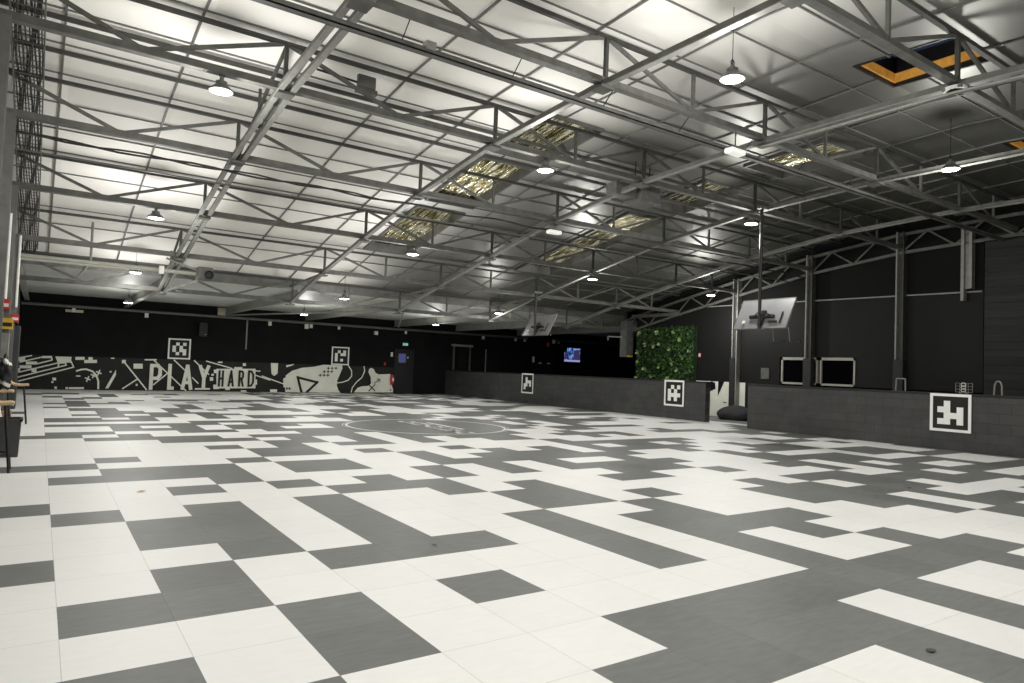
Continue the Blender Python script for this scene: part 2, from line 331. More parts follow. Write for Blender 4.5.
def shutter_mat():
    m = mat('grey_shutter_slats', (.03,.03,.03), .5, .3, spec=.2); nt = m.node_tree; b = nt.nodes['Principled BSDF']
    tc = node(nt, 'ShaderNodeTexCoord'); sx = node(nt, 'ShaderNodeSeparateXYZ'); nt.links.new(tc.outputs['Object'], sx.inputs[0])
    mp = node(nt, 'ShaderNodeMapping'); mp.inputs['Scale'].default_value = (1, .3, 7); nt.links.new(tc.outputs['Object'], mp.inputs[0])
    nz = node(nt, 'ShaderNodeTexNoise'); nz.inputs['Scale'].default_value = 1; nt.links.new(mp.outputs[0], nz.inputs['Vector'])
    f = mth(nt, 'ADD', .3, mth(nt, 'MULTIPLY', nz.outputs['Fac'], 1.4))
    mx = node(nt, 'ShaderNodeMixRGB', blend_type='MULTIPLY'); mx.inputs[0].default_value = 1; mx.inputs[1].default_value = (.028,.028,.028,1)
    nt.links.new(f, mx.inputs[2]); nt.links.new(mx.outputs[0], b.inputs['Base Color'])
    return m
SHUT = shutter_mat()

def tv_mat():
    m = mat('screen_picture', (.02,.02,.03), .3); nt = m.node_tree; b = nt.nodes['Principled BSDF']
    tc = node(nt, 'ShaderNodeTexCoord'); nz = node(nt, 'ShaderNodeTexNoise'); nz.inputs['Scale'].default_value = 4.5
    nt.links.new(tc.outputs['Object'], nz.inputs['Vector'])
    cr = node(nt, 'ShaderNodeValToRGB'); e = cr.color_ramp.elements
    e[0].position = .38; e[0].color = (.01,.015,.06,1); e[1].position = .68; e[1].color = (.35,.5,.9,1)
    k = cr.color_ramp.elements.new(.52); k.color = (.05,.14,.5,1)
    nt.links.new(nz.outputs['Fac'], cr.inputs[0]); nt.links.new(cr.outputs[0], b.inputs['Emission Color'])
    b.inputs['Emission Strength'].default_value = .8
    return m
TVS = tv_mat()
TVW = mat('screen_caption_bar', (.3,.3,.5), .3, 0, .1, 30, 0, (.45,.45,.85), .6)
TVD = mat('screen_dark_figure', (.05,.03,.08), .3, 0, .4, 20, 0, (.10,.07,.2), .4)
DWIN = mat('lit_door_pane', (.03,.035,.08), .3, 0, .2, 6, 0, (.12,.14,.4), .35)

def leaf_mat(name, c):
    return mat(name, c, .5, 0, .5, 9)
LEAF = leaf_mat('dark_green_leaves', (.018,.05,.010)); LEAF2 = leaf_mat('mid_green_leaves', (.045,.12,.018)); LEAF3 = leaf_mat('pale_leaves', (.30,.40,.16))

# ------------------------------------------------------------------ geometry of the hall
XL, XR, YF, YB, XBAR = -1.6, 38.2, 49.6, -17.0, 60.0
GY = [-7.3, -1.9, 3.7, 9.02, 14.34, 19.66, 24.98, 30.3]
GZ = [10.05, 10.3, 10.3, 10.05, 9.4, 8.4, 7.32, 6.12]
GH = 1.28
ZT = [(-17,9.9), (-7.3,11.5), (-1.9,11.75), (.9,11.87), (3.7,11.75), (9.02,11.5), (14.34,10.85), (19.66,9.83), (24.98,8.77), (30.3,7.5)]
def interp(tab, y):
    if y <= tab[0][0]: return tab[0][1]
    for (a, za), (b, zb) in zip(tab, tab[1:]):
        if y <= b: return za+(zb-za)*(y-a)/(b-a)
    return tab[-1][1]
def zr(y): return interp(ZT, y)
CZ = list(zip(GY, GZ))
def zc(y): return interp(CZ, y)
TIES = [4.8, 11.5, 18.3, 25.2, 32.0]
LZ = 6.85

# floor: one grid, each tile white or grey
rows = FLOOR_ROWS.strip().split('\n')
mb = MB(); rf = random.Random(5)
for Y in range(-17, 50):
    for X in range(-2, 34):
        if Y >= -9 and X < 33: v = rows[Y+9][X+2] == '#'
        else: v = rf.random() < .45
        x0, x1 = max(X, XL), X+1
        mb.add([(x0,Y,0),(x1,Y,0),(x1,Y+1,0),(x0,Y+1,0)], [(0,1,2,3)], int(v))
mb.add([(34,YB,0),(XBAR,YB,0),(XBAR,50,0),(34,50,0)], [(0,1,2,3)], 2)
me = mb.build('floor', [F_WHITE, F_DARK, CONC]); struct(me)

# centre circle painted on the floor with its lettering
mb = MB(); cx, cy, R0 = 14.2, 17.9, 3.62; n = 96
for r, w in ((R0-.1, .06), (R0+.06, .02)):
    vs = []; fs = []
    for k in range(n):
        a = 2*math.pi*k/n
        vs += [(cx+(r-w)*math.cos(a), cy+(r-w)*math.sin(a), .012), (cx+(r+w)*math.cos(a), cy+(r+w)*math.sin(a), .012)]
    for k in range(n):
        j = (k+1) % n; fs.append((2*k, 2*k+1, 2*j+1, 2*j))
    mb.add(vs, fs)
rl = random.Random(2)
def glyph(x0, y0, w, h, s):           # worn block lettering, read along the hall
    for a, b, c, d in s: mb.add([(x0+a*w, y0-b*h, .012), (x0+c*w, y0-b*h, .012), (x0+c*w, y0-d*h, .012), (x0+a*w, y0-d*h, .012)], [(0,1,2,3)])
SH = [[(0,0,1,.25),(0,0,.25,1),(.75,0,1,1)], [(0,0,1,.25),(0,.75,1,1),(.4,0,.6,1)], [(0,0,.25,1),(0,.4,1,.6),(.75,0,1,1)], [(0,0,1,.3),(.4,0,.62,1)]]
y = 20.6
for i in range(9):
    glyph(13.95, y, .85, .52, SH[i % 4]); y -= .68
glyph(15.0, 19.6, .2, 3.4, [(0,0,1,1)]); 
o = mb.build('centre_circle_marking', mat('white_floor_paint', (.7,.7,.66), .5, 0, .15, 8))
tag(o, 'thin white centre circle with worn lettering painted on the chequered floor', 'floor marking')

# walls
def wall(name, boxes, mats):
    mb = MB()
    for b in boxes: mb.box(*b[:6], mi=b[6] if len(b) > 6 else 0)
    return struct(mb.build(name, mats))
wall('wall_far', [(XL-.3, XBAR, YF, YF+.4, 2.45, LZ+.3, 0), (XL-.3, 27.1, YF, YF+.4, 0, 2.45, 1), (27.1, XBAR, YF, YF+.4, 0, 2.45, 0)], [BLACK, BLACK2])
RW = mat('dark_wall_cladding', (.009,.009,.0087), .6, 0, .15, 1.0, spec=.25)
RWD = mat('black_wall_cladding', (.0045,.0045,.0045), .7, 0, .2, 1.0, spec=.2)
wz = 7.55
wall('wall_right', [
    (XR, XR+.4, 29.2, 9.0, wz, 12.2, 1), (XR, XR+.4, 9.0, 5.15, wz, 12.2, 1), (XR, XR+.4, 5.15, YB, 10.05, 12.2, 1),
    (XR, XR+.4, 29.2, 16.5, 2.42, wz, 0), (XR, XR+.4, 16.5, 11.6, 4.1, wz, 0), (XR, XR+.4, 16.5, 11.6, 2.0, 2.44, 0), (XR, XR+.4, 11.6, 5.15, 2.0, wz, 0),
    (XR, XR+.4, 29.2, 5.15, 0, 2.42, 0), (XR, XR+.4, -6.5, YB, 0, 10.05, 1)], [RW, RWD])
wall('wall_recess', [(XR+.4, XBAR, 28.8, 29.2, 0, LZ+.5, 0), (XBAR, XBAR+.3, 28.8, YF+.4, 0, LZ+.3, 0)], [BLACK])
LW = mat('grey_wall_panels', (.30,.30,.28), .6, 0, .12, 1.0)
wall('wall_left', [(XL-.3, XL, YB, YF, 0, 4.5, 0), (XL-.3, XL, YB, YF, 4.5, 12, 1)], [BLACK, LW])
wall('wall_back', [(XL-.3, XR+.4, YB-.3, YB, 0, 12, 0)], [LW])

# roof skin with openings for the strip skylights and the roof hatches
HOLES = [(13.6,16.0,8.8,12.3), (13.6,16.0,13.0,17.7), (13.6,16.0,18.5,24.6),
         (23.4,25.9,4.6,8.2), (23.4,25.9,10.2,13.8), (23.4,25.9,15.0,24.6), (18.8,20.95,-1.65,.98), (29.1,31.3,-1.65,.98)]
xs = sorted({XL, XR} | {h[0] for h in HOLES} | {h[1] for h in HOLES})
ys = sorted({y for y, _ in ZT} | {h[2] for h in HOLES} | {h[3] for h in HOLES} | {6.3, -4.6, 17.0, 22.3, 27.6})
mb = MB()
for x0, x1 in zip(xs, xs[1:]):
    for y0, y1 in zip(ys, ys[1:]):
        xm, ym = (x0+x1)/2, (y0+y1)/2
        if any(h[0] < xm < h[1] and h[2] < ym < h[3] for h in HOLES): continue
        mb.add([(x0,y0,zr(y0)), (x1,y0,zr(y0)), (x1,y1,zr(y1)), (x0,y1,zr(y1))], [(0,1,2,3)])
mb.box(XL, XR, 30.3, 30.42, LZ, 7.55, 1)
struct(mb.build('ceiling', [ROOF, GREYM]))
# thin joint strips between the roof panels
mb = MB(); ya = [y for y in ys if y >= -7.3]
def inhole(x, y): return any(h[0]-.02 < x < h[1]+.02 and h[2]-.02 < y < h[3]+.02 for h in HOLES)
for i in range(-1, 14):
    x = -.2+2.9*i
    if x < XL or x > XR: continue
    for y0, y1 in zip(ya, ya[1:]):
        if inhole(x, (y0+y1)/2): continue
        mb.beam((x,y0,zr(y0)-.03), (x,y1,zr(y1)-.03), .06, .04)
yy = -5.33
while yy < 30:
    segs = [XL]+sorted(sum([[h[0],h[1]] for h in HOLES if h[2] < yy < h[3]], []))+[XR]
    for a, b in zip(segs[::2], segs[1::2]): mb.beam((a,yy,zr(yy)-.03), (b,yy,zr(yy)-.03), .035, .04)
    yy += 1.775
struct(mb.build('trim_1', TBAR))
# low flat ceiling beyond the last girder
mb = MB(); mb.box(XL, XBAR, 30.42, YF, LZ, LZ+.15)
struct(mb.build('ceiling_lean_to', LEAN))

# skylight wells
def well(h, label, d, mats, name, cat, grp=None):
    x0, x1, y0, y1 = h
    t = thing(name, ((x0+x1)/2, (y0+y1)/2, zr((y0+y1)/2)), label, cat, grp)
    ox, oy, oz = (x0+x1)/2, (y0+y1)/2, zr((y0+y1)/2)
    fr = MB(); w = .08; lo = .12 if name == 'strip_skylight' else .02
    for (ax, ay, bx, by) in ((x0,y0,x0,y1), (x1,y0,x1,y1)):
        vs = [(ax,ay,zr(ay)-lo), (bx,by,zr(by)-lo), (bx,by,zr(by)+d), (ax,ay,zr(ay)+d)]
        s = w if ax == x1 else -w
        vs += [(p[0]+s,p[1],p[2]) for p in vs]
        fr.add(vs, [(0,1,2,3),(7,6,5,4),(0,4,5,1),(3,2,6,7),(0,3,7,4),(1,5,6,2)])
    for yv in (y0, y1): fr.box(x0-w, x1+w, yv-w/2, yv+w/2, zr(yv)-lo, zr(yv)+d)
    o = fr.build('curb', mats[0], t, org=None); o.location = -V((ox,oy,oz))
    sh = MB(); N = 36 if name == 'strip_skylight' else 6
    for i in range(N):
        xa, xb = x0+(x1-x0)*i/N, x0+(x1-x0)*(i+1)/N; dz = .07*(i % 2) if name == 'strip_skylight' else 0; dz2 = .07*((i+1) % 2) if name == 'strip_skylight' else 0
        sh.add([(xa,y0,zr(y0)+d-.02+dz), (xb,y0,zr(y0)+d-.02+dz2), (xb,y1,zr(y1)+d-.02+dz2), (xa,y1,zr(y1)+d-.02+dz)], [(0,1,2,3)])
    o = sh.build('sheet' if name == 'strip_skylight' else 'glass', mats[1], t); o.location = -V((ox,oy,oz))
    return t, (ox,oy,oz)
SKL = ['nearest section of the bright crinkled skylight strip left of centre', 'middle section of the bright crinkled skylight strip left of centre', 'far section of the bright crinkled skylight strip left of centre',
       'nearest section of the dim skylight strip right of centre', 'middle section of the dim skylight strip right of centre, behind the hanging box', 'far section of the dim skylight strip right of centre']
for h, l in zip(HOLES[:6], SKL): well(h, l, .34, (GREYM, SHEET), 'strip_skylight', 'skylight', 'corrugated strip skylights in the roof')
for h, l in zip(HOLES[6:], ('square roof hatch with orange lit wooden curb beside the nearest girder', 'second roof hatch with orange curb at the right edge of the photo')):
    t, oo = well(h, l, .9, (BLACKM, BLUEG), 'roof_hatch', 'roof hatch')
    x0, x1, y0, y1 = h; m2 = MB()
    for a in ((x0,x1,y1-.1,y1-.02), (x0,x1,y0+.02,y0+.1), (x0+.02,x0+.1,y0,y1), (x1-.1,x1-.02,y0,y1)):
        m2.box(*a, zr((y0+y1)/2)+.12, zr((y0+y1)/2)+.38)
    o = m2.build('wooden_curb', ORANGE, t); o.location = -V(oo)
    m2 = MB().box(x0+.2, x1-.2, y0+.2, y0+.5, zr(y0)+.66, zr(y0)+.74); m2.box(x0+.9, x0+1.0, y0+.2, y1-.2, zr(y0)+.66, zr(y0)+.74)
    o = m2.build('sash_bar', BLACKM, t); o.location = -V(oo)

# ------------------------------------------------------------------ roof girders (lattice, along X)
ORD = ['behind the camera', 'nearest the camera, crossing the top right corner', 'second from the camera', 'third from the camera',
       'fourth from the camera', 'fifth from the camera', 'sixth from the camera', 'farthest, at the edge of the low ceiling']
X0, X1 = XL, XR
proto = None
for i, (y, z) in enumerate(zip(GY, GZ)):
    lab = 'grey steel lattice roof girder spanning the hall, '+ORD[i]
    if proto is None:
        t = thing('roof_girder', (0,y,z), lab, 'roof girder', 'lattice girders under the roof')
        m = MB(); m.box(X0, X1, -.03, .03, -.02, .17); m.box(X0, X1, -.11, .11, -.05, -.02)
        m.build('bottom_chord', STEEL, t)
        m = MB(); m.box(X0, X1, -.06, .06, GH-.08, GH+.02); m.build('top_chord', STEEL_D, t)
        xx = 1.4
        while xx < XR:
            for s in (-1, 1):
                if X0-2 < xx+s*3.25 < X1+.2:
                    m = MB().beam((xx+s*.12,.0,.12), (max(X0+.1, min(xx+s*3.3, X1)),0,GH-.06), .08, .10); m.build('diagonal', STEEL, t)
            if xx > 14: m = MB().beam((xx,0,.1), (xx,0,GH-.05), .09, .09); m.build('post', STEEL, t)
            if 0 < xx+3.4 < XR: m = MB().beam((xx+3.4,0,.1), (xx+3.4,0,GH-.05), .10, .10); m.build('post', STEEL_D, t)
            xx += 6.8
        proto = t
    else: dup(proto, (0,y,z), lab)

# tie beams (along Y) stepping from girder to girder
TL = ['double-railed', 'second from the left, crossing the bright skylight strip', 'third from the left', 'fourth from the left, carrying both basketball hoops', 'fifth from the left, nearest the right wall']
for i, x in enumerate(TIES):
    t = thing('tie_beam', (x, GY[0], GZ[0]), 'long steel tie beam running down the hall below the girders, '+TL[i], 'tie beam', 'tie beams between the girders')
    m = MB(); pts = [(y, z-.02) for y, z in zip(GY, GZ)]
    for (a, za), (b, zb) in zip(pts, pts[1:]):
        for dx in ((-.16, .16) if i == 0 else (0,)):
            w = .09 if i == 0 else .11
            m.beam((x+dx,a,za), (x+dx,b,zb), w, .14, mi=0)
            m.beam((x+dx,a,za-.1), (x+dx,b,zb-.1), w*1.6, .025, mi=1)  # lamp light on the underside painted in as a paler flange
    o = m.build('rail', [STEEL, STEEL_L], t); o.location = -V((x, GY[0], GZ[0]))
    m = MB()
    for y, z in zip(GY, GZ): m.box(x-.22, x+.22, y-.22, y+.22, z-.2, z-.13)
    o = m.build('splice_plate', STEEL, t); o.location = -V((x, GY[0], GZ[0]))
    if i == 0:
        m = MB()
        for (a, za), (b, zb) in zip(pts[3:7:3], pts[4:8:3]): m.beam((x,a,za+1.2),(x,b,zb), .08, .1); m.beam((x,(a+b)/2,(za+zb)/2),(x,(a+b)/2,(za+zb)/2+1.2), .08, .08)
        o = m.build('brace', STEEL_D, t); o.location = -V((x, GY[0], GZ[0]))
# purlins under the roof
n = 0
for a, b in [(GY[3], GY[4])]:
    for f in (1/3, 2/3):
        y = a+(b-a)*f
        segs = [XL]+sorted(sum([[h[0]-.08,h[1]+.08] for h in HOLES if h[2] < y < h[3]], []))+[XR]
        segs = [XL, XR]
        m = MB()
        m.box(XL, XR, y-.05, y+.05, zr(y)-.24, zr(y)-.13)
        o = m.build('purlin', STEEL_D, org=((XL+XR)/2, y, zr(y)-.17)); tag(o, 'thin dark roof purlin between third and fourth girders, %s of two' % ('nearer' if f < .5 else 'farther'), 'purlin', 'thin roof purlins')
# sway struts between lower and upper structure near the far end
for i, x in enumerate(TIES[:4]):
    m = MB().beam((x, GY[6], GZ[6]-.1), (x, GY[7], GZ[7]+.9), .12, .12)
    o = m.build('sway_brace', STEEL, org=(x, GY[6], GZ[6])); tag(o, 'inclined steel brace between the two farthest girders at the %s tie beam' % ('first','second','third','fourth')[i], 'brace', 'braces of the farthest girders')

# rafters of the low ceiling, wall pipe
for i, x in enumerate([-1.2, 4.9, 12.0, 18.6, 27.0, 33.6, 41.0]):
    m = MB().box(x-.05, x+.05, 30.45, YF-.02, LZ-.56, LZ-.005); m.box(x-.15, x+.15, 30.45, YF-.02, LZ-.6, LZ-.56)
    o = m.build('rafter', STEEL_L, org=(x, 40, LZ-.3)); tag(o, 'grey steel rafter under the low far ceiling, %s from the left' % ('first','second','third','fourth','fifth','sixth','seventh')[i], 'rafter', 'rafters of the low far ceiling')
for xa, xb in ((18.6, 12.0), (18.6, 27.0)):
    m = MB().beam((xa+(.5 if xb > xa else -.5), 31.2, LZ-.68), (xb, 48.8, LZ-.68), .1, .1)
    o = m.build('wind_brace', STEEL_L, org=((xa+xb)/2, 40, LZ-.5)); tag(o, 'flat diagonal wind brace under the low far ceiling, '+('left of' if xb < xa else 'right of')+' the middle rafter', 'brace')
t = thing('lighting_pipe', (20, YF-.3, 6.03), 'long grey horizontal pipe along the top of the far black wall', 'pipe')
m = MB().tube([(XL-20+.1,0,0), (42.1-20,0,0)], .11, 10); m.build('pipe', GREYM, t); m = MB().tube([(45.0-20,0,0),(55-20,0,0)], .11, 10); m.build('pipe', GREYM, t)
m = MB()
for x in range(0, 55, 6): m.box(x-20-.04, x-20+.04, 0, .28, -.05, .05); 
m.build('wall_bracket', GREYM, t)
for i, (x, s) in enumerate([(6.3,.2),(1.6,.16),(15.5,.2),(18.6,.26),(19.0,.18),(21.5,.14),(28.0,.14),(36.6,.16),(40.6,.14),(41.8,.14),(46.3,.16)]):
    m = MB().box(-s*.6, s*.6, -.1, .1, -.25-s, -.12); m.box(-.03, .03, -.03, .03, -.12, -.06)
    o = m.build('sensor_box', WHITE, org=(x, YF-.3, 6.03)); o.data.transform(Matrix.Translation(V((x, YF-.3, 6.03)))) 
    tag(o, 'small white box under the far wall pipe, number %s from the left' % ('one','two','three','four','five','six','seven','eight','nine','ten','eleven')[i], 'sensor', 'white boxes on the far wall pipe')
m = MB().box(11.4, 12.0, YF-.35, YF-.01, 6.16, 6.75); o = m.build('junction_box', BEIGE, org=(11.7, YF-.2, 6.4)); tag(o, 'beige square box standing above the far wall pipe over the lettering', 'junction box')
m = MB().box(1.1, 2.2, YF-.28, YF-.02, 5.62, 5.8); o = m.build('emergency_light', BEIGE, org=(1.6, YF-.1, 5.7)); tag(o, 'small pale strip light under the far wall pipe at the left', 'emergency light')

# ------------------------------------------------------------------ lamps
lamps = []
def lamp_proto():
    t = thing('high_bay_lamp', (0,0,0), 'x', 'lamp', 'round high bay lamps')
    m = MB().lathe([(.30,-.02),(.30,.02),(.22,.10),(.14,.16),(.14,.24),(.06,.26),(.05,.34)], n=24); hs = m.build('housing', GREYM, t, smooth=True)
    m = MB().lathe([(0,-.05),(.16,-.045),(.26,-.02),(.28,.0)], n=24); m.build('lens', LAMP_ON, hs, smooth=True)
    m = MB().tube([(0,0,.33),(0,0,.5)], .015, 6); m.tube([(math.cos(a)*.06,0,.40+math.sin(a)*.06) for a in [k*math.pi/4 for k in range(8)]], .015, 6, closed=True); m.build('hook', BLACKM, t)
    return t
LP = [(3.2,9.02,9.58,'on the left, third girder',1),(13.7,9.02,9.58,'left of centre, third girder, before the skylight strip',1),(25.2,9.2,9.5,'above the nearer basketball hoop',1),
 (3.1,19.66,7.98,'on the left, fifth girder',1),(14.0,19.66,7.95,'below the far end of the bright skylight strip',1),(25.2,19.66,7.95,'fifth girder, right of centre',1),(35.3,19.66,7.98,'fifth girder, close to the right wall',1),
 (3.4,28.6,6.75,'first from the left before the farthest girder',2),(14.1,28.6,6.42,'second from the left before the farthest girder',2),(24.8,28.6,6.4,'third from the left before the farthest girder',2),
 (4.2,40,6.0,'first from the left under the low ceiling',2),(15.4,40,6.1,'second from the left under the low ceiling',2),(26.2,40,6.1,'third from the left under the low ceiling',2),
 (13.2,.9,9.95,'at the ridge near the top middle, starry bright',1),(24.6,.9,9.98,'at the ridge near the right edge, starry bright',1),
 (2.0,-1.9,9.6,'out of view near the ridge',1),(3.2,-9,9.2,'behind the camera on the left',1),(13.7,-9,9.2,'behind the camera in the middle',1),(25.1,-9,9.2,'behind the camera on the right',1)]
lp0 = lamp_proto()
for i, (x, y, z, l, k) in enumerate(LP):
    lab = 'round high bay lamp hanging, '+l
    o = lp0 if i == 0 else dup(lp0, (x,y,z), lab)
    o.location = V((x,y,z)); o['label'] = lab
    # suspension up to steel or ceiling
    top = (zc(y) if min(abs(y-g) for g in GY) < .5 else zr(y)-.15) if y < 30 else LZ
    if top-z-.48 > .03:
        m = MB().tube([(0,0,.48),(0,0,top-z)], .009, 6); c = m.build('suspension_cable', BLACKM, o)
    ld = bpy.data.lights.new('lamp_light', 'AREA'); ld.shape = 'DISK'; ld.size = .27; ld.color = (1,.985,.955)
    ld.energy = (LAMP_W if k == 1 else LAMP_W*.9); ld.spread = math.radians(170)
    lo = bpy.data.objects.new('lamp_light', ld); col.objects.link(lo); lo.location = V((x,y,z-.06)); lo.parent = None
    pd = bpy.data.lights.new('roof_fill_light', 'POINT'); pd.shadow_soft_size = .16; pd.color = (1,.985,.955); pd.energy = OMNI_W*(1 if k == 1 else .45)  # unseen omni light added under each lamp to brighten the roof
    po = bpy.data.objects.new('roof_fill_light', pd); col.objects.link(po); po.location = V((x,y,z-.75))
for i, (x, y, z, l) in enumerate([(16.96,3.7,9.62,'flat white emergency light hung below the second girder, right of the skylight strip'), (18.26,14.34,8.85,'flat white emergency light hung below the fourth girder')]):
    t = thing('emergency_light', (x,y,z), l, 'emergency light', 'flat emergency lights')
    m = MB().box(-.33,.33,-.16,.16,-.08,.08); m.build('diffuser', LAMP_LOW, t, bevel=.04)
    m = MB().box(-.3,.3,-.13,.13,.08,.13); m.tube([(0,0,.12),(0,0,.62)], .02, 6); m.build('mount', GREYM, t)

# ------------------------------------------------------------------ columns
for i, y in enumerate(GY[3:6]):
    z = GZ[3+i]
    t = thing('wall_column', (XR-.22, y, 0), 'pale steel column on the right wall, '+('nearest the roller shutter','between the two window openings','behind the nearer basketball hoop with beanbag at its foot','beside the plant wall')[i], 'column', 'columns of the right wall')
    m = MB()
    for s in (-1, 1): m.box(-.2,.2,s*.17-.04,s*.17+.04,3.95 if s > 0 or i != 2 else .01,z+.9, 0 if s > 0 or i == 2 else 1)  # shade painted in: darker right flange, except on the farthest column
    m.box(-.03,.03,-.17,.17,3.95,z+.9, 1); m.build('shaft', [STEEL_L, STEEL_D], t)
    m = MB().box(-.26,.2,-.27 if i != 2 else -.10,.27 if i != 2 else .32,.02,4.02); m.build('protective_pad', RUBBER, t, bevel=.05)
m = MB().box(-.18,.18,.03,.17,-3.5,.2); m.box(-.18,.18,-.33,-.19,-2.9,.2); m.box(-.03,.03,-.33,.1,-2.9,.2)
o = m.build('hanging_stub_column', STEEL_L, org=(0,0,0)); o.location = V((XR-.25, 5.85, 10.5)); tag(o, 'short double steel stub hanging from the wall lattice beside the roller shutter', 'column')
for i, y in enumerate(GY[2:7]):
    t = thing('wall_column', (XL+.2, y, 0), 'steel column on the left wall, '+('first','second','third','fourth','fifth')[i]+' from the camera', 'column', 'columns of the left wall')
    m = MB(); m.box(-.2,.2,-.2,-.14,0,GZ[2+i]); m.box(-.2,.2,.14,.2,0,GZ[2+i]); m.box(-.03,.03,-.14,.14,0,GZ[2+i]); m.build('shaft', GREYM, t)
# lattice beam on the right wall
t = thing('wall_lattice', (XR-.25, 9, 9), 'long lattice beam along the top of the right wall', 'lattice beam')
org = V((XR-.25, 9, 9)); m1 = MB(); m2 = MB(); m3 = MB()
for (a, za), (b, zb) in zip(CZ[1:], CZ[2:]):
    m1.beam((XR-.25,a,za-.25), (XR-.25,b,zb-.25), .14, .16); m2.beam((XR-.25,a,za+.75), (XR-.25,b,zb+.75), .14, .16)
    for q in range(4):
        f0, f1 = q/4, (q+1)/4; lo, hi = (-.25, .75) if q % 2 == 0 else (.75, -.25)
        m3.beam((XR-.25, a+(b-a)*f0, za+(zb-za)*f0+lo), (XR-.25, a+(b-a)*f1, za+(zb-za)*f1+hi), .07, .09)
for m, nme in ((m1,'bottom_chord'),(m2,'top_chord'),(m3,'lacing')):
    o = m.build(nme, STEEL, t); o.location = -org
# rail on the right wall and box soffit
m = MB().beam((XR-.06, 23, 7.6), (XR-.06, 5.2, 7.46), .08, .07); o = m.build('wall_rail', STEEL_L, org=(XR-.06, 14, 7.5)); tag(o, 'thin pale rail running along the upper right wall', 'rail')
m = MB().box(XR-.5, XR-.02, 24.6, 29.3, 7.05, 7.3); o = m.build('soffit_box', STEEL, org=(XR-.3, 27, 7.15)); tag(o, 'pale horizontal boxing above the green plant wall', 'boxing')
m = MB().box(37.4, 38.15, 29.5, 30.2, 4.0, 6.84); m.box(37.5, 38.05, 29.4, 29.5, 4.0, 4.12, 1); o = m.build('hanging_duct', [GREYM, YEL], org=(37.8, 29.8, 5.4)); tag(o, 'grey vertical duct box with yellow lower edge left of the plant wall', 'duct')
m = MB().beam((36.3,30.4,5.55),(37.5,30.0,5.55), .08, .1); m.beam((36.3,30.4,5.55),(36.3,30.4,5.25), .08, .1); o = m.build('pipe_bracket', STEEL_L, org=(36.9,30.2,5.5)); tag(o, 'small pale angled bracket left of the grey duct box', 'bracket')

# ------------------------------------------------------------------ right wall openings
for nme, y0, y1 in (('window_1', 16.35, 13.9), ('window_2', 13.75, 11.6)):
    m = MB(); w = .10
    m.box(XR-.05, XR+.12, y0, y0-w, 2.44, 4.1); m.box(XR-.05, XR+.12, y1, y1+w, 2.44, 4.1); m.box(XR-.05, XR+.12, y1, y0, 3.94, 4.1); m.box(XR-.05, XR+.12, y1, y0, 2.44, 2.56)
    o = struct(m.build(nme, WINF)); 
    m = MB().box(XR+.06, XR+.10, y1+w, y0-w, 2.56, 3.94); m.build('window_glass', mat('dark_window_glass', (.003,.003,.004), .5, 0, .1, 2, spec=0), o)
m = MB(); 
for k in range(27): m.beam((XR+.02, -6.5, .2+k*.38), (XR+.02, 5.1, .2+k*.38), .10, .372)
o = m.build('door_1', SHUT); struct(o)
m = MB().box(-.03,.03,-.3,.3,-.35,.35)
for k in range(5): m.box(-.05,-.03,-.27,.27,-.3+k*.14,-.24+k*.14)
o = m.build('air_vent', GREYM); o.location = V((XR-.04, 17.5, 3.05)); tag(o, 'small dark louvred vent on the right wall beside the window', 'vent')
m = MB().box(-.03,.03,-.09,.09,-.15,.15, 0); m.box(-.04,-.03,-.08,.08,-.1,.12,1); o = m.build('fire_call_point', [RED, WHITE]); o.location = V((XR-.04, 22.85, 4.2)); tag(o, 'small red and white sign on the wall right of the plant wall', 'sign')
# white mural on the lower right wall
m = MB().add([(XR-.03,29,.02),(XR-.03,19.0,.02),(XR-.03,19.0,2.4),(XR-.03,29,2.4)], [(0,1,2,3)], 0)
m.add([(XR-.05,y,z) for y, z in ((22.05,2.2),(21.75,2.4),(21.45,2.3),(21.4,1.9),(22.05,1.62))], [(0,1,2,3,4)], 1)
m.add([(XR-.05,21.18,2.4),(XR-.05,20.68,2.4),(XR-.05,21.19,1.4)], [(0,1,2)], 1); m.add([(XR-.05,20.74,1.04),(XR-.05,20.47,1.03),(XR-.05,20.47,.98),(XR-.05,20.74,.99)], [(0,1,2,3)], 1)
o = m.build('painted_wall_panel', [WHITEP, BLACK]); tag(o, 'white painted lower wall with black angular shapes behind the gap in the low walls', 'mural')

# plant wall
t = thing('plant_wall', (XR-.1, 26, 0), 'square wall of dense green foliage with pale rosettes on the right wall', 'plant wall')
m = MB().box(0,.06,-2.9,2.85,1.5,6.25); m.build('backing_panel', mat('dark_green_backing', (.008,.02,.006), .9, 0, .4, 10), t)
m = MB(); rr = random.Random(4)
def leaf(m, y, z, size, out, tilt, mi):
    a = tilt; d = Vector((-out, math.cos(a), math.sin(a))).normalized(); s = d.cross(Vector((1,0,0.2))).normalized()*size*.3
    p = Vector((-.05-rr.random()*.12, y, z)); q = p+d*size
    m.add([p, p+d*size*.5+s, q, p+d*size*.5-s], [(0,1,2,3)], mi)
for _ in range(5200):
    y = rr.uniform(-2.8, 2.8); z = rr.uniform(1.6, 6.2)
    g = .5+.5*math.sin(y*2.1+1)*math.cos(z*1.7)
    leaf(m, y, z, rr.uniform(.12,.26), rr.uniform(.1,.9), rr.uniform(0, 6.28), 1 if rr.random() < .25+.35*g*(y < 0) else 0)
m.build('foliage', [LEAF, LEAF2], t)
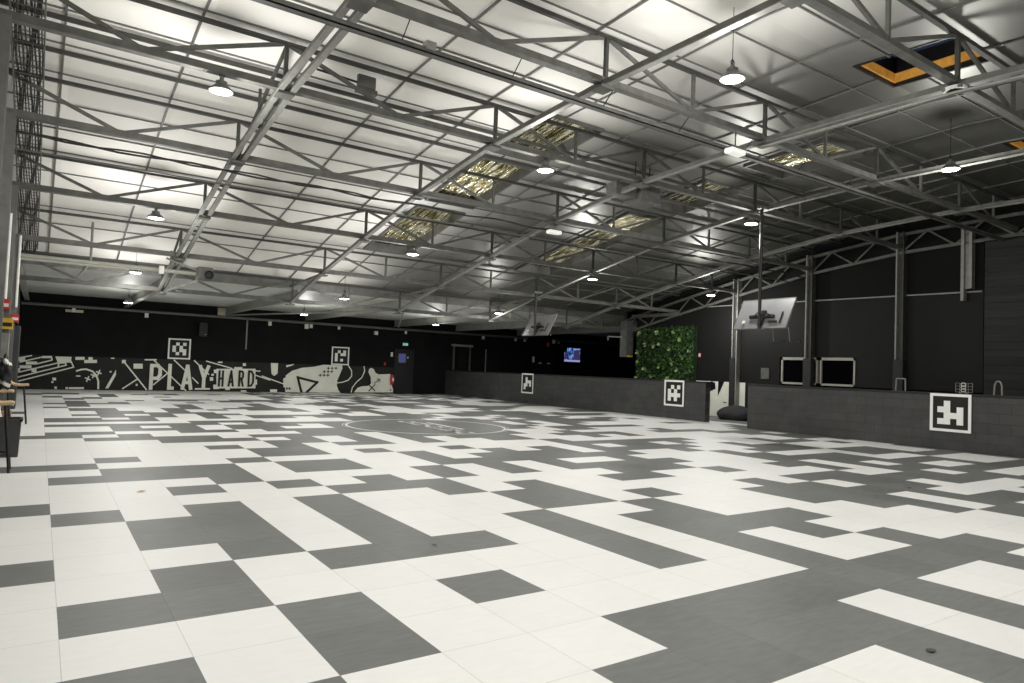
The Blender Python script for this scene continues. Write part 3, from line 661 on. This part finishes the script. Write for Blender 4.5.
for py, pz in [(2.4,5.9),(.6,5.9),(-1.0,5.9),(-1.6,5.3),(1.8,5.0),(.9,4.8),(.3,5.0),(-.6,4.6),(2.6,4.4),(-2.5,4.5),(.8,3.7),(-.8,3.8),(-1.0,3.6),(2.5,3.7),(.3,3.3),(1.9,3.2),(-1.4,3.1),(2.6,2.5),(1.1,2.6),(-.6,2.5),(1.6,3.0),(-1.9,4.0)]:
    q = MB()
    for k in range(11):
        a = rr.uniform(0, 6.28); leaf(q, py+rr.uniform(-.06,.06), pz+rr.uniform(-.06,.06), rr.uniform(.16,.3), 1.0, a, 0)
    q.v = [(v[0]-.14, v[1], v[2]) for v in q.v]; q.build('rosette', LEAF3, t)

# beanbag
m = MB(); bm = bmesh.new(); bmesh.ops.create_uvsphere(bm, u_segments=32, v_segments=18, radius=1)
rb = random.Random(9); vs = []
for v in bm.verts:
    x, y, z = v.co; k = 1+.05*math.sin(5*x+3*y)+.04*math.sin(7*y+4*z)
    zz = max(z, -.45); vs.append((x*.95*k, y*1.15*k, (zz+.45)*.62*(1.0+.18*x) + .01))
m.add(vs, [tuple(w.index for w in f.verts) for f in bm.faces]); bm.free()
t = thing('beanbag', (36.75,18.7,0), 'dark grey beanbag lying on the floor in the gap between the low walls', 'beanbag')
m.build('cushion', FAB, t, smooth=True)
m = MB().box(-.93,-.90,.15,.25,.24,.33); m.build('white_tag', WHITE, t)

# ------------------------------------------------------------------ low walls
def low_wall(x, y0, y1, label):
    t = thing('low_wall', (x, y0, 0), label, 'low wall')
    m = MB().box(0,.42,0,y1-y0,0,2.30); m.build('masonry', BRICK, t)
    m = MB().box(-.03,.45,-.03,y1-y0+.03,2.30,2.40); m.build('coping', BLACKM, t, bevel=.015)
low_wall(31.57, -14.0, 13.88, 'nearer black painted block low wall on the right')
low_wall(32.6, 17.62, YF-.02, 'farther long black painted block low wall along the floor')

# emblem signs : white frame with pixel emblem
def emblem(loc, axis, pat, label, s=1.62):
    t = thing('emblem_sign', loc, label, 'sign', 'square pixel emblem signs', rz=0 if axis == 'x' else -math.pi/2)
    m = MB(); h = s/2; m.box(-h,h,-.01,.02,-h,h); m.build('panel', BLACK2, t)
    m = MB(); f = .115
    m.box(-h,h,-.03,-.01,h-f,h); m.box(-h,h,-.03,-.01,-h,-h+f); m.box(-h,-h+f,-.03,-.01,-h+f,h-f); m.box(h-f,h,-.03,-.01,-h+f,h-f); m.build('frame', EMB, t)
    m = MB(); c = .25
    for r, row in enumerate(pat):
        for k, ch in enumerate(row):
            if ch == '#': m.box((k-2)*c, (k-1)*c, -.03, -.01, (1-r)*c, (2-r)*c)
    m.build('emblem', EMB, t)
emblem((31.54,3.76,1.57), 'y', ['.#..','##.#','.###','##.#'], 'largest square pixel emblem on the nearer low wall', 1.6)
emblem((32.57,20.05,1.6), 'y', ['.#.#','#.#.','####','#.#.'], 'square pixel emblem near the open end of the farther low wall')
emblem((32.57,35.75,1.6), 'y', ['.#..','.###','##.#','#...'], 'square pixel emblem halfway along the farther low wall')
emblem((8.75,YF-.03,3.3), 'x', ['.#.#','#.#.','#.##','.#.#'], 'square pixel emblem above the word PLAY on the far wall')
emblem((21.85,YF-.03,3.3), 'x', ['.#.#','#.##','#...','#.#.'], 'square pixel emblem above the white blob on the far wall')

# mural on far wall
m = MB(); yw = YF-.02; kz = 0
def mpoly(c, pts):
    global kz
    kz += 1; y = yw-.0006*kz; m.add([(p[0], y, p[1]) for p in pts], [tuple(range(len(pts)))], {1:0, 0:1, 2:2}[c])
def mline(c, w, pts):
    for a, b in zip(pts, pts[1:]):
        d = Vector((b[0]-a[0], b[1]-a[1])); l = d.length
        if l < 1e-4: continue
        d /= l; nn = Vector((-d.y, d.x))*w/2; e = d*w*.3
        A = Vector(a)-e; B = Vector(b)+e
        mpoly(c, [A+nn, A-nn, B-nn, B+nn])
for c, pts in MURAL_POLYS: mpoly(c, pts)
for c, w, pts in MURAL_LINES: mline(c, w, pts)
GLY = {'P': [[(0,0),(0,1)],[(0,.97),(.7,.97),(.95,.85),(.95,.58),(.7,.44),(0,.44)]], 'L': [[(0.05,1),(.05,0)],[(.05,.03),(1,.03)]],
 'A': [[(0,0),(.5,1)],[(.5,1),(1,0)],[(.2,.27),(.8,.27)]], 'Y': [[(0,1),(.5,.45)],[(1,1),(.5,.45)],[(.5,.5),(.5,0)]],
 'H': [[(0,0),(0,1)],[(1,0),(1,1)],[(0,.5),(1,.5)]], 'R': [[(0,0),(0,1)],[(0,.96),(.7,.96),(.95,.85),(.95,.62),(.7,.5),(0,.5)],[(.5,.5),(1,0)]],
 'D': [[(0,0),(0,1)],[(0,.96),(.55,.96),(.95,.75),(.95,.25),(.55,.04),(0,.04)]]}
for ch, c, a, b in MURAL_LETTERS:
    w = .26 if c == 1 else .15; i = w/2
    for st in GLY[ch]: mline(c, w, [(a[0]+i+p[0]*(b[0]-a[0]-2*i), a[1]+i*.6+p[1]*(b[1]-a[1]-1.2*i)) for p in st])
o = m.build('wall_mural', [WHITEP, BLACK2, MGREY]); tag(o, 'white graffiti mural reading PLAY HARD along the foot of the far black wall', 'mural')

# ------------------------------------------------------------------ far wall fittings
m = MB().box(27.1, 29.1, YF-.06, YF-.01, .02, 4.2); o = struct(m.build('door_2', mat('dark_door_leaf', (.006,.006,.009), .5, 0, .1, 3)))
m = MB(); m.box(27.45,27.52,YF-.10,YF-.06,2.9,3.8,0); m.box(28.2,28.27,YF-.10,YF-.06,2.9,3.8,0); m.box(27.45,28.27,YF-.10,YF-.06,2.9,2.97,0); m.box(27.45,28.27,YF-.10,YF-.06,3.73,3.8,0); m.box(27.5,28.2,YF-.08,YF-.06,2.95,3.75,1)
m.build('door_window', [GREYM, DWIN], o)
m = MB().box(28.38,28.5,YF-.12,YF-.06,3.35,3.5); m.build('door_closer', WHITE, o)
m = MB().box(-.25,.25,-.08,.0,-.12,.12,0); m.box(-.18,-.06,-.09,-.08,-.07,.07,1); m.box(.02,.16,-.09,-.08,-.03,.03,1); o = m.build('exit_sign', [GREEN_S, WHITE]); o.location = V((28.15,YF-.02,4.66)); tag(o, 'small green exit sign above the dark door in the far wall', 'sign')
m = MB().box(-.1,.1,-.06,0,-.2,.2); o = m.build('wall_switch', WHITE); o.location = V((26.8,YF-.02,3.65)); tag(o, 'small white plate on the far wall left of the dark door', 'switch')
m = MB().box(-.08,.08,-.06,0,-.14,.14); o = m.build('alarm_button', RED); o.location = V((26.15,YF-.02,2.75)); tag(o, 'tiny red alarm point on the far wall above the white paint', 'alarm')
m = MB().box(-.16,.16,-.2,0,-.16,.16); o = m.build('wall_camera', WHITE); o.location = V((25.1,YF-.02,5.55)); tag(o, 'small white box under the pipe left of the exit sign', 'sensor')
t = thing('fire_extinguisher', (26.85, YF-.28, .85), 'red fire extinguisher hanging beside the dark door in the far wall', 'fire extinguisher')
m = MB().lathe([(.14,0),(.17,.04),(.17,.75),(.12,.88),(.05,.95)], n=20); m.build('cylinder', RED, t, smooth=True)
m = MB().box(-.05,.05,-.05,.05,.95,1.06); m.box(-.04,.2,-.03,.03,1.06,1.1); vv = m.build('valve', BLACKM, t)
m = MB().tube([(.05,-.05,1.0),(.2,-.08,.9),(.22,-.08,.5),(.19,-.08,.3)], .03, 8); m.build('hose', BLACKM, vv)
m = MB().box(-.08,.1,-.185,-.17,.3,.62); m.build('paper_label', WHITE, t)
m = MB().box(-.1,.1,.1,.27,.3,.6); m.build('wall_bracket', BLACKM, t)
# loudspeaker, cable
def speaker(x, z, label):
    t = thing('loudspeaker', (x, YF-.5, z), label, 'loudspeaker')
    m = MB().box(-.3,.3,-.25,.25,-.55,.55); cb = m.build('cabinet', mat('speaker_cabinet', (.02,.02,.021), .6, 0, .1, 5), t, bevel=.04)
    m = MB().box(-.26,.26,-.28,-.25,-.5,.5); m.build('grille', mat('speaker_grille', (.012,.012,.012), .5, .3, .3, 40), cb)
    m = MB().box(-.05,.05,.2,.5,-.08,.08); m.build('wall_arm', BLACKM, t); m = MB().box(.12,.18,-.29,-.28,-.42,-.36); m.build('badge', WHITE, cb)
speaker(10.3, 4.9, 'black loudspeaker on the far wall above the word PLAY'); speaker(46.9, 5.35, 'black loudspeaker above the glowing television')
m = MB().beam((13.75,YF-.03,5.9),(13.75,YF-.03,3.5), .12, .03); o = m.build('cable_duct', GREYM, org=(13.75,YF-.03,4.7)); tag(o, 'thin grey vertical cable duct on the far wall above the word HARD', 'cable duct')
# recess behind: column, gate, television
m = MB().box(42.2,44.9,48.2,YF-.01,0,6.2); o = m.build('black_pillar', BLACK, org=(43.5,49,0)); o.location = V((43.5,49,0)); tag(o, 'wide black pillar box behind the farther low wall under the small hoop', 'pillar')
m = MB()
for x in (42.9,44.0): m.box(x,x+.35,48.15,48.2,3.4,3.5)
m.box(42.05,42.25,48.1,48.2,3.5,4.1); m.box(44.6,44.95,48.1,48.2,5.6,6.0); o = m.build('wall_plates', WHITE); tag(o, 'small white switch plates on the wide black pillar', 'switch')
m = MB().lathe([(.16,-.2),(.16,.2)], n=12); o = m.build('alarm_bell', RED); o.location = V((43.9,48.0,5.45)); tag(o, 'small red and white round sign on the wide black pillar', 'sign')
t = thing('television', (48.3, YF-.25, 4.53), 'flat television showing a glowing blue picture on the far wall', 'television')
m = MB().box(-1.22,1.22,-.05,.08,-.82,.82); m.build('bezel', TVB, t)
m = MB().box(-1.12,1.12,-.065,-.05,-.55,.76, 0); m.box(-1.12,1.12,-.065,-.05,-.76,-.55,1); m.box(.2,1.0,-.07,-.05,-.5,.5,2); m.box(-1.1,-.75,-.07,-.05,-.5,.35,2); m.box(.1,1.1,-.07,-.05,.6,.72,1); m.build('screen', [TVS, TVW, TVD], t)
m = MB().box(-.2,.2,.06,.26,-.2,.2); m.build('wall_mount', BLACKM, t)
t = thing('roller_gate', (34.3, YF-.15, 0), 'narrow dark doorway frame with pale lintel at the far corner', 'gate')
m = MB().box(-1.0,-.85,-.05,.1,0,5.0); m.box(.85,1.0,-.05,.1,0,5.0); m.build('post', GREYM, t)
m = MB().box(-1.2,1.2,-.1,.1,4.75,4.95); m.build('lintel', STEEL_L, t); m = MB().box(-.4,.6,.0,.05,0,4.7); m.build('leaf', RW, t)
m = MB().box(-.05,.05,-.05,.05,0,4.6); o = m.build('door_post', STEEL_L); o.location = V((37.0,YF-.3,0)); tag(o, 'single pale upright post behind the farther low wall', 'post')
m = MB().box(-.9,.9,-.05,.04,0,4.4); o = struct(m.build('door_3', BLACKM)); o.location = V((38.0,YF-.06,0))

# ------------------------------------------------------------------ basketball hoops
def hoop(px, py, ztop, lab, brace=True):
    t = thing('basketball_hoop', (px, py, ztop), lab, 'basketball hoop', 'ceiling hung basketball hoops')
    zb = 4.83-ztop; zt = 6.15-ztop
    m = MB().tube([(0,0,0),(0,0,zb-.02)], .07, 10); m.build('pole', BLACKM, t, smooth=True)
    m = MB().box(-.2,.4,-.12,.12,-.05,.06); m.build('ceiling_bracket', STEEL, t)
    # tilted board
    xt, xb = .72, .02
    up = Vector((xt-xb, 0, zt-zb)); L = up.length; up.normalize(); nrm = Vector((up.z, 0, -up.x))   # towards +x, down
    c0 = Vector((xb, 0, zb))
    def P(y, s, d): return c0+up*s+nrm*d+Vector((0,y,0))
    def slab(m, y0, y1, s0, s1, d0, d1, mi=0):
        vs = [P(y, s, d) for d in (d0, d1) for s in (s0, s1) for y in (y0, y1)]
        m.add(vs, [(0,2,3,1),(4,5,7,6),(0,1,5,4),(2,6,7,3),(0,4,6,2),(1,3,7,5)], mi)
    ya, yb = 1.35, -1.24
    m = MB(); slab(m, yb, ya, 0, L, 0, .05); m.build('backboard', PLEXI, t)
    m = MB()
    for a in ((yb,ya,-.01,.02), (yb,ya,L-.02,L+.01)): slab(m, *a, -.01, .06)
    for y in (yb, ya): slab(m, y-.015, y+.015, -.01, L+.01, -.01, .06)
    m.build('edge_frame', STEEL, t)
    m = MB(); slab(m, -.55,.65, .50,.62, -.12,-.02); slab(m, -.09,.09,.1,.85,-.12,-.02); slab(m,-.75,-.35,.28,.34,-.08,-.02); slab(m,-.9,-.86,.22,.8,-.06,-.02)
    m.beam(P(.4,.6,-.1), (0,0,zb+.75), .04, .04); m.beam(P(-.4,.6,-.1), (0,0,zb+.75), .04, .04); mbk = m.build('mounting_bracket', BLACKM, t)
    m = MB(); slab(m, .80,.95,.24,.38,-.08,-.0); m.build('control_box', WHITE, mbk)
    m = MB()
    ctr = P(0,.62,.55); ring = [ctr+nrm*.45*math.cos(a)+Vector((0,.45*math.sin(a),0)) for a in [k*2*math.pi/28 for k in range(28)]]
    m.tube(ring, .028, 8, closed=True); m.beam(P(-.15,.6,.05), P(-.15,.62,.15), .06, .06); m.beam(P(.15,.6,.05), P(.15,.62,.15), .06, .06); m.build('rim', mat('dark_rim', (.05,.02,.015), .4, .4), t, smooth=True)
    for yq in ((-1.32, -.58) if brace else ()):
        m = MB(); m.beam(P(yq,.05,.05), P(yq-.15,-.55,.25), .03, .03, mi=1); m.beam(P(yq-.12,-.55,.25), P(yq-.58,-.47,.30), .07, .07)
        m.build('rim_brace', [BLACKM, STEEL], t)
    return t
hoop(24.85, 8.4, 10.0, 'larger grey basketball backboard hanging from a pole before the right wall')
hoop(24.55, 24.1, 7.45, 'smaller, farther grey basketball backboard hanging from a pole above the low wall', False)

# ------------------------------------------------------------------ stools behind the low wall and gadget on it
def wall_stool(x, y, w, label, round_top):
    t = thing('bar_stool', (x, y, 0), label, 'bar stool')
    m = MB().box(-.36,.36,-.36,.36,1.42,1.52); m.build('seat', BLACKM, t, bevel=.05)
    for sx in (-1,1):
        for sy in (-1,1): m = MB().tube([(sx*.28,sy*.28,1.42),(sx*.36,sy*.36,0)], .035, 8); m.build('leg', CHROME, t)
    pts = [(.3, w*.5+.04, 1.45), (.34, w*.5+.02, 2.3)]
    for k in range(9):
        a = math.pi*k/8
        pts.append((.36, w*.5*math.cos(a) if round_top else w*.5*max(-1,min(1,1.35*math.cos(a))), 2.72+(.26 if round_top else .24)*min(1, (1 if round_top else 1.6)*math.sin(a))))
    pts += [(.34,-w*.5-.02,2.3),(.3,-w*.5-.04,1.45)]
    m = MB().tube(pts, .035, 8); m.build('back_loop', STEEL_L, t, smooth=True)
wall_stool(33.1, 6.75, .42, 'bar stool with squared wire back behind the low wall, left of the largest emblem', False)
wall_stool(33.1, 2.72, .27, 'bar stool with rounded wire back behind the low wall, right of the largest emblem', True)
t = thing('wire_rack', (31.8, 3.36, 2.40), 'small wire rack standing on the low wall above the largest emblem', 'rack')
m = MB()
for y in (-.32,-.16,0,.16,.32): m.beam((0,y,.04),(0,y,.44),.012,.012)
for z in (.06,.18,.31,.44): m.beam((0,-.32,z),(0,.32,z),.012,.012)
m.build('wire_grid', STEEL_L, t)
m = MB()
for k in range(3): m.tube([(-.05,.09*math.cos(a),.14+k*.12+.07*math.sin(a)) for a in [j*math.pi/5 for j in range(10)]], .015, 6, closed=True)
m.build('wire_ring', WHITE, t); m = MB(); m.box(-.1,.1,-.14,-.08,0,.06); m.box(-.1,.1,.08,.14,0,.06); m.build('foot', STEEL_L, t)

# ------------------------------------------------------------------ left edge: bin, stools, jackets, pad, alarm boxes, cables
t = thing('waste_bin', (-1.0, 12.1, 0), 'dark grey rectangular bin on the floor at the left edge', 'bin')
m = MB(); 
def tub(m, a, b, z0, z1, k): m.add([(-a*k,-b*k,z0),(a*k,-b*k,z0),(a*k,b*k,z0),(-a*k,b*k,z0),(-a,-b,z1),(a,-b,z1),(a,b,z1),(-a,b,z1)], [(3,2,1,0),(0,1,5,4),(1,2,6,5),(2,3,7,6),(3,0,4,7)])
tub(m, .42, .40, 0, .92, .93); tub(m, .39, .37, .05, .92, .93); m.build('body', mat('dark_grey_plastic', (.045,.045,.045), .5, 0, .1, 6), t)
m = MB(); 
for a in ((-.45,.45,-.43,-.37),(-.45,.45,.37,.43),(-.45,-.39,-.43,.43),(.39,.45,-.43,.43)): m.box(*a,.90,.96)
m.build('rim', mat('dark_grey_rim', (.04,.04,.04), .5), t)
def shell_stool(x, y, h, label, rz=0):
    t = thing('bar_stool', (x, y, 0), label, 'bar stool', rz=rz)
    prof = [(.36,h+.0),(.30,h+.02),(.15,h),(-.05,h+.01),(-.2,h+.1),(-.3,h+.28),(-.36,h+.5)]
    m = MB(); vs = []; fs = []; n = 7
    for i, (px, pz) in enumerate(prof):
        for k in range(n):
            yy = (k/(n-1)-.5)*.68*(1 if i > 1 else .92); c = (yy/.34)**2*.05; vs.append((px+(c if i > 3 else 0), yy, pz+(c if i <= 3 else 0)))
    N = len(vs); vs += [(v[0]-.02, v[1], v[2]-.045) for v in vs]
    for i in range(len(prof)-1):
        for k in range(n-1):
            a = i*n+k; fs.append((a,a+1,a+n+1,a+n)); fs.append((N+a,N+a+n,N+a+n+1,N+a+1))
    for i in range(len(prof)-1):
        for k, s in ((0,1),(n-1,-1)): a = i*n+k; fs.append((a,a+n,N+a+n,N+a))
    for k in range(n-1): fs.append((k,N+k,N+k+1,k+1)); a = (len(prof)-1)*n+k; fs.append((a,a+1,N+a+1,N+a))
    m.add(vs, fs); m.build('seat_shell', WOOD, t, smooth=True)
    for sx, sy in ((1,1),(1,-1),(-1,1),(-1,-1)):
        m = MB().tube([(sx*.2,sy*.2,h-.03),(sx*.34,sy*.32,0)], .028, 8); m.build('leg', BLACKM, t)
    q = .32; m = MB(); c = [(.3*1,.29),(.3,-.29),(-.3,-.29),(-.3,.29)]
    for a, b in zip(c, c[1:]+c[:1]): m.tube([(a[0],a[1],.4),(b[0],b[1],.4)], .02, 6)
    m.build('footrest', BLACKM, t)
    return t
shell_stool(-.90, 21.6, 1.42, 'pale plywood bar stool with thin black legs beyond the bin at the left edge')
shell_stool(-1.05, 9.3, 1.5, 'nearest pale plywood bar stool in front of the bin at the left edge')
def lump(name, c, r, m_, label, cat, seed, stripe=False):
    bm = bmesh.new(); bmesh.ops.create_icosphere(bm, subdivisions=4, radius=1); rs = random.Random(seed); ph = [rs.uniform(0,6) for _ in range(6)]
    vs = []; 
    for v in bm.verts:
        x, y, z = v.co; k = 1+.13*math.sin(6*x+ph[0])*math.sin(5*z+ph[1])+.09*math.sin(11*z+4*y+ph[2])
        vs.append((x*r[0]*k, y*r[1]*k, max(z,-.8)*r[2]*k+r[2]*.8))
    mb = MB(); mb.add(vs, [tuple(w.index for w in f.verts) for f in bm.faces])
    if stripe:
        mb.m = [1 if (math.sin(9*sum(vs[i][2] for i in f)/3+5*sum(vs[i][0] for i in f)/3) > .86) else 0 for f in mb.f]
    bm.free(); o = mb.build(name, m_, smooth=True); o.location = V(c); return tag(o, label, cat)
lump('folded_jacket', (-1.16, 17.0, 1.5), (.20,.42,.55), [FABL, WHITE], 'heap of black jackets with white stripes on the middle stool at the left edge', 'jacket', 3, True)
shell_stool(-1.24, 17.0, 1.40, 'pale plywood bar stool with black jackets on it at the left edge')
lump('white_bag', (-1.3, 15.2, 0), (.2,.24,.7), [WHITE], 'white plastic bag on the floor behind the bin at the left edge', 'bag', 5)
m = MB().box(-.22,.22,-.3,.3,0,.62); m.box(-.23,.23,-.04,.04,.61,.625); o = m.build('cardboard_box', BROWN, bevel=.01); o.location = V((-1.2, 19.4, 0)); tag(o, 'brown cardboard box on the floor beside the plywood stool', 'box')
m = MB().box(-.24,.24,-.3,.3,0,3.85); o = m.build('column_pad', mat('grey_crash_pad', (.045,.046,.048), .7, 0, .2, 6, .2), bevel=.05); o.location = V((-1.31, 29.7, 0)); tag(o, 'tall dark grey crash pad standing against the left wall', 'crash pad')
for i, (y, z, s, mt, nm, lab, cat) in enumerate([(19.35, 4.25, .17, [RED, WHITE], 'alarm_box', 'upper bright red box on the left wall column', 'alarm box'), (24.7, 4.0, .15, [RED, WHITE], 'alarm_box', 'lower red and white box behind the pipe on the left wall', 'alarm box'), (19.35, 3.6, .19, [YEL, BLACKM], 'warning_plate', 'yellow warning plate under the red box on the left wall', 'sign')]):
    m = MB().box(-.12,.12,-.1,.1,-s,s,0); m.box(-.1,.1,-.11,-.1,-s*.5,s*.2,1); m.v = [(v[0]*s/.14, v[1], v[2]) for v in m.v]
    o = m.build(nm, mt); o.location = V(((-1.36, -1.18, -1.25)[i], y, z)); tag(o, lab, cat)
m = MB().box(-.2,.18,-.1,.1,-.42,.42); o = m.build('switch_cabinet', STEEL_L, bevel=.02); o.location = V((-1.34, 19.35, 2.85)); tag(o, 'pale grey electrical cabinet on the left wall beside the crash pad', 'cabinet')
# conduits on left wall
for i, (x, y) in enumerate(((-1.36, 19.4), (-1.18, 24.7))):
    m = MB().tube([(x,y,4.45),(x,y,7.4)], .05, 8); o = m.build('conduit', WHITE, org=(x,y,6.3)); tag(o, 'vertical white conduit on the left wall above the %s red box' % ('upper','lower')[i], 'conduit')
# bundle of cables on a tray under the roof, along the left wall
t = thing('cable_tray', (-1, 8, 10), 'long wire tray loaded with dark cables under the roof along the left wall', 'cable tray')
org = V((-1,8,10)); ysn = [-7.3+ .6*k for k in range(63)]; m = MB(); rc = random.Random(8)
def zt_(y): return zr(y)-.42
for x in (-1.32, -.62):
    m.tube([(x,y,zt_(y)-.06) for y in ysn[::3]], .02, 5); m.tube([(x,y,zt_(y)+.12) for y in ysn[::3]], .02, 5)
for y in [-7.3+.3*k for k in range(124)]: m.beam((-1.32,y,zt_(y)-.07), (-.62,y,zt_(y)-.07), .02, .02)
o = m.build('wire_tray', STEEL, t); o.location = -org
for c in range(11):
    x0 = -1.27+.06*c; m = MB(); m.tube([(x0+.03*math.sin(y*1.3+c)+rc.uniform(-.012,.012), y, zt_(y)-.01+.04*math.sin(y*.9+2*c)) for y in ysn], rc.choice((.018,.024,.03)), 5)
    o = m.build('cable', CABLE, t); o.location = -org
# cable tray hung under the second girder, with box
t = thing('cable_tray', (18, 4.3, 9.9), 'straight narrow cable tray with black cables hung below the second girder', 'cable tray')
m = MB().box(-19.5,20,-.1,.1,-.05,-.02); m.box(-19.5,20,-.1,-.08,-.05,.08); m.box(-19.5,20,.08,.1,-.05,.08); m.build('tray', STEEL, t)
m = MB()
for q in range(3): m.tube([(-19.4+.8*k, -.05+.05*q, .02+.03*math.sin(k*.9+q*2)) for k in range(49)], .03, 5)
m.build('cable', CABLE, t)
m = MB()
for x in range(-18, 20, 3): m.beam((x,.0,-.03),(x,-.6,.5), .02,.02)
m.build('hanger', BLACKM, t)
m = MB().box(-11.4,-11.15,-.12,.1,.04,.24); m.build('junction_box', STEEL_L, t)
# thin cable run below the fourth girder
m = MB(); m.tube([(-1.4+.7*k, 14.75, 9.02+.05*math.sin(k*1.1)) for k in range(57)], .035, 6); m.tube([(-1.4+.7*k, 14.82, 9.05+.05*math.cos(k*1.3)) for k in range(57)], .03, 6)
o = m.build('cable_run', CABLE, org=(18,14.8,9)); tag(o, 'black cable run slung just below the fourth girder', 'cable')
m = MB(); m.tube([(-1.4,15.6,8.75),(38,15.6,8.75)], .03, 6); o = m.build('conduit', GREYM, org=(18,15.6,8.75)); tag(o, 'thin straight conduit crossing the hall between fourth and fifth girders', 'conduit')
# spot fitting by the third girder
t = thing('floodlight', (7.3, 9.5, 11.0), 'small dark square floodlight on an arm below the left roof panels', 'floodlight')
m = MB().box(-.28,.28,-.08,.08,-.12,.26); m.build('body', GREYM, t, bevel=.03); m = MB().box(-.32,.32,-.1,.1,-.28,-.14); m.build('ballast', STEEL, t)
m = MB().beam((-1.5,0,.05),(-.2,0,0), .05,.05); m.tube([(-1.5,0,.05),(-1.5,0,.4)],.02,6); m.build('arm', BLACKM, t)
# air heater with pipe at far left
t = thing('air_heater', (6.0, 25.4, 6.62), 'round-fan air heater on a white pipe at the far left under the roof', 'heater')
m = MB().box(-.38,.3,-.3,.3,-.28,.34); m.build('casing', STEEL, t, bevel=.05)
m = MB().lathe([(.0,0),(.19,0),(.21,.05),(.21,.13),(.17,.13),(.13,.06),(0,.06)], n=24); q = Matrix.Rotation(math.radians(60), 4, 'Y') @ Matrix.Rotation(math.radians(0),4,'X')
m.v = [tuple((Matrix.Rotation(math.radians(90),4,'X') @ Vector(v))+Vector((.1,-.30,-.02))) for v in m.v]; m.build('fan', BLACKM, t, smooth=True)
m = MB().tube([(-7.2,0,.05),(-.4,0,.0)], .09, 10); m.tube([(-7.2,-.25,-.12),(-3.2,-.25,-.12)], .05, 8); m.build('supply_pipe', WINF, t, smooth=True)
m = MB().beam((-1.7,0,-.95),(-.1,0,-.2), .12,.12); m.beam((-1.7,.05,.6),(-.4,.05,.2),.09,.09); m.build('strut', STEEL_L, t)
m = MB()
for k in range(8): m.beam((-.45-.02,0,0),(-.45,0,0),.01,.01)
m = MB().lathe([(.12,-.05),(.22,-.05),(.22,.05),(.12,.05),(.12,-.05)], c=(-1.2,-.1,-.9), n=20); m.build('pulley', GREYM, t)
m = MB().tube([(1.35,25.75,6.75),(1.35,25.75,8.5)], .05, 8); m.beam((1.35,25.75,6.75),(.9,26.0,6.0),.09,.09); o = m.build('drop_rod', STEEL_L, org=(1.35,25.2,7.8)); tag(o, 'pale vertical drop rod above the heater pipe at the far left', 'rod')
m = MB().box(4.0,4.2,25.1,25.28,6.45,6.8); o = m.build('valve_box', WHITE, org=(3.9,25.3,6.6)); tag(o, 'small white box on the heater pipe', 'junction box')
# dark ventilation box in the roof right of centre
t = thing('ventilation_unit', (19.7, 10.4, 9.95), 'dark grey ventilation box hung from the roof right of centre', 'ventilation unit')
m = MB().box(-.55,.55,-.5,.5,-.35,.38); m.build('casing', GREYM, t, bevel=.03); m = MB().box(-1.7,-.55,-.3,.3,-.2,.3); m.build('duct', STEEL, t)
m = MB()
for x in (-.4,.4): m.tube([(x,0,.38),(x,0,1.4)], .025, 6)
m.build('hanger', BLACKM, t); m = MB().box(-1.9,.7,-.62,-.52,.36,.44); m.build('flange', STEEL_L, t)
# light rail along the fifth tie
m = MB(); pts = [(18.15, y, zc(y)-.28) for y in (-7,-1.9,3.7)]
m.tube(pts, .04, 8); m.tube([(x+.18,y,z+.02) for x,y,z in pts], .025, 8); o = m.build('pipe_run', STEEL_L, org=(18.15,0,10)); tag(o, 'white round pipe under the third tie beam, next to the roof hatch', 'pipe')
m = MB(); m.lathe([(.20,-.05),(.26,-.05),(.26,.03),(.20,.03),(.20,-.05)], n=24); o = m.build('mounting_ring', WHITE, smooth=True); o.location = V((18.3,-1.9,10.15)); tag(o, 'white ring where the third tie beam meets the nearest girder', 'ring')

# small debris marks on the floor
for i, (x, y, s) in enumerate([(7.35,-6.38,.06),(4.79,-.5,.05),(18.62,-.77,.07)]):
    m = MB(); rg = random.Random(i); k = 9
    m.add([(s*(.6+.6*rg.random())*math.cos(a), s*(.5+.5*rg.random())*math.sin(a), 0) for a in [j*2*math.pi/k for j in range(k)]], [tuple(range(k))])
    o = m.build('floor_stain', BLACKM); o.location = V((x,y,.012)); tag(o, ('small black scuff stain on a grey tile at the lower right', 'small black stain on the long grey stripe in front', 'tiny dark scuff on the grey tiles at the right')[i], 'stain')

m = MB().add([(-.09,-.03,0),(.02,-.06,0),(.10,.02,.01),(.0,.05,.015)], [(0,1,2,3)])
o = m.build('paper_scrap', BROWN); o.location = V((1.51, 5.63, .012)); tag(o, 'tiny brown scrap lying on a white tile at the left', 'scrap')
# ------------------------------------------------------------------ world, camera
w = bpy.data.worlds.new('world'); bpy.context.scene.world = w; w.use_nodes = True
w.node_tree.nodes['Background'].inputs[0].default_value = (.01,.01,.012,1); w.node_tree.nodes['Background'].inputs[1].default_value = .02
R = [[0.82372718,-0.56570521,0.03809399],[0.05410042,0.01154016,-0.99846881],[0.5643994,0.8245268,0.04011083]]
cd = bpy.data.cameras.new('camera'); co = bpy.data.objects.new('camera', cd); col.objects.link(co)
M3 = Matrix((R[0], [-a for a in R[1]], [-a for a in R[2]])).transposed()
co.matrix_world = Matrix.Translation(V((-.298,-9.7936,2.7053))) @ M3.to_4x4()
cd.sensor_width = 36; cd.lens = 688.98/1024*36; cd.clip_start = .02; cd.clip_end = 200
sc = bpy.context.scene; sc.camera = co
sc.view_settings.view_transform = 'Standard'; sc.view_settings.look = 'None'; sc.view_settings.exposure = EXPO
sc.cycles.max_bounces = 8; sc.cycles.diffuse_bounces = 5
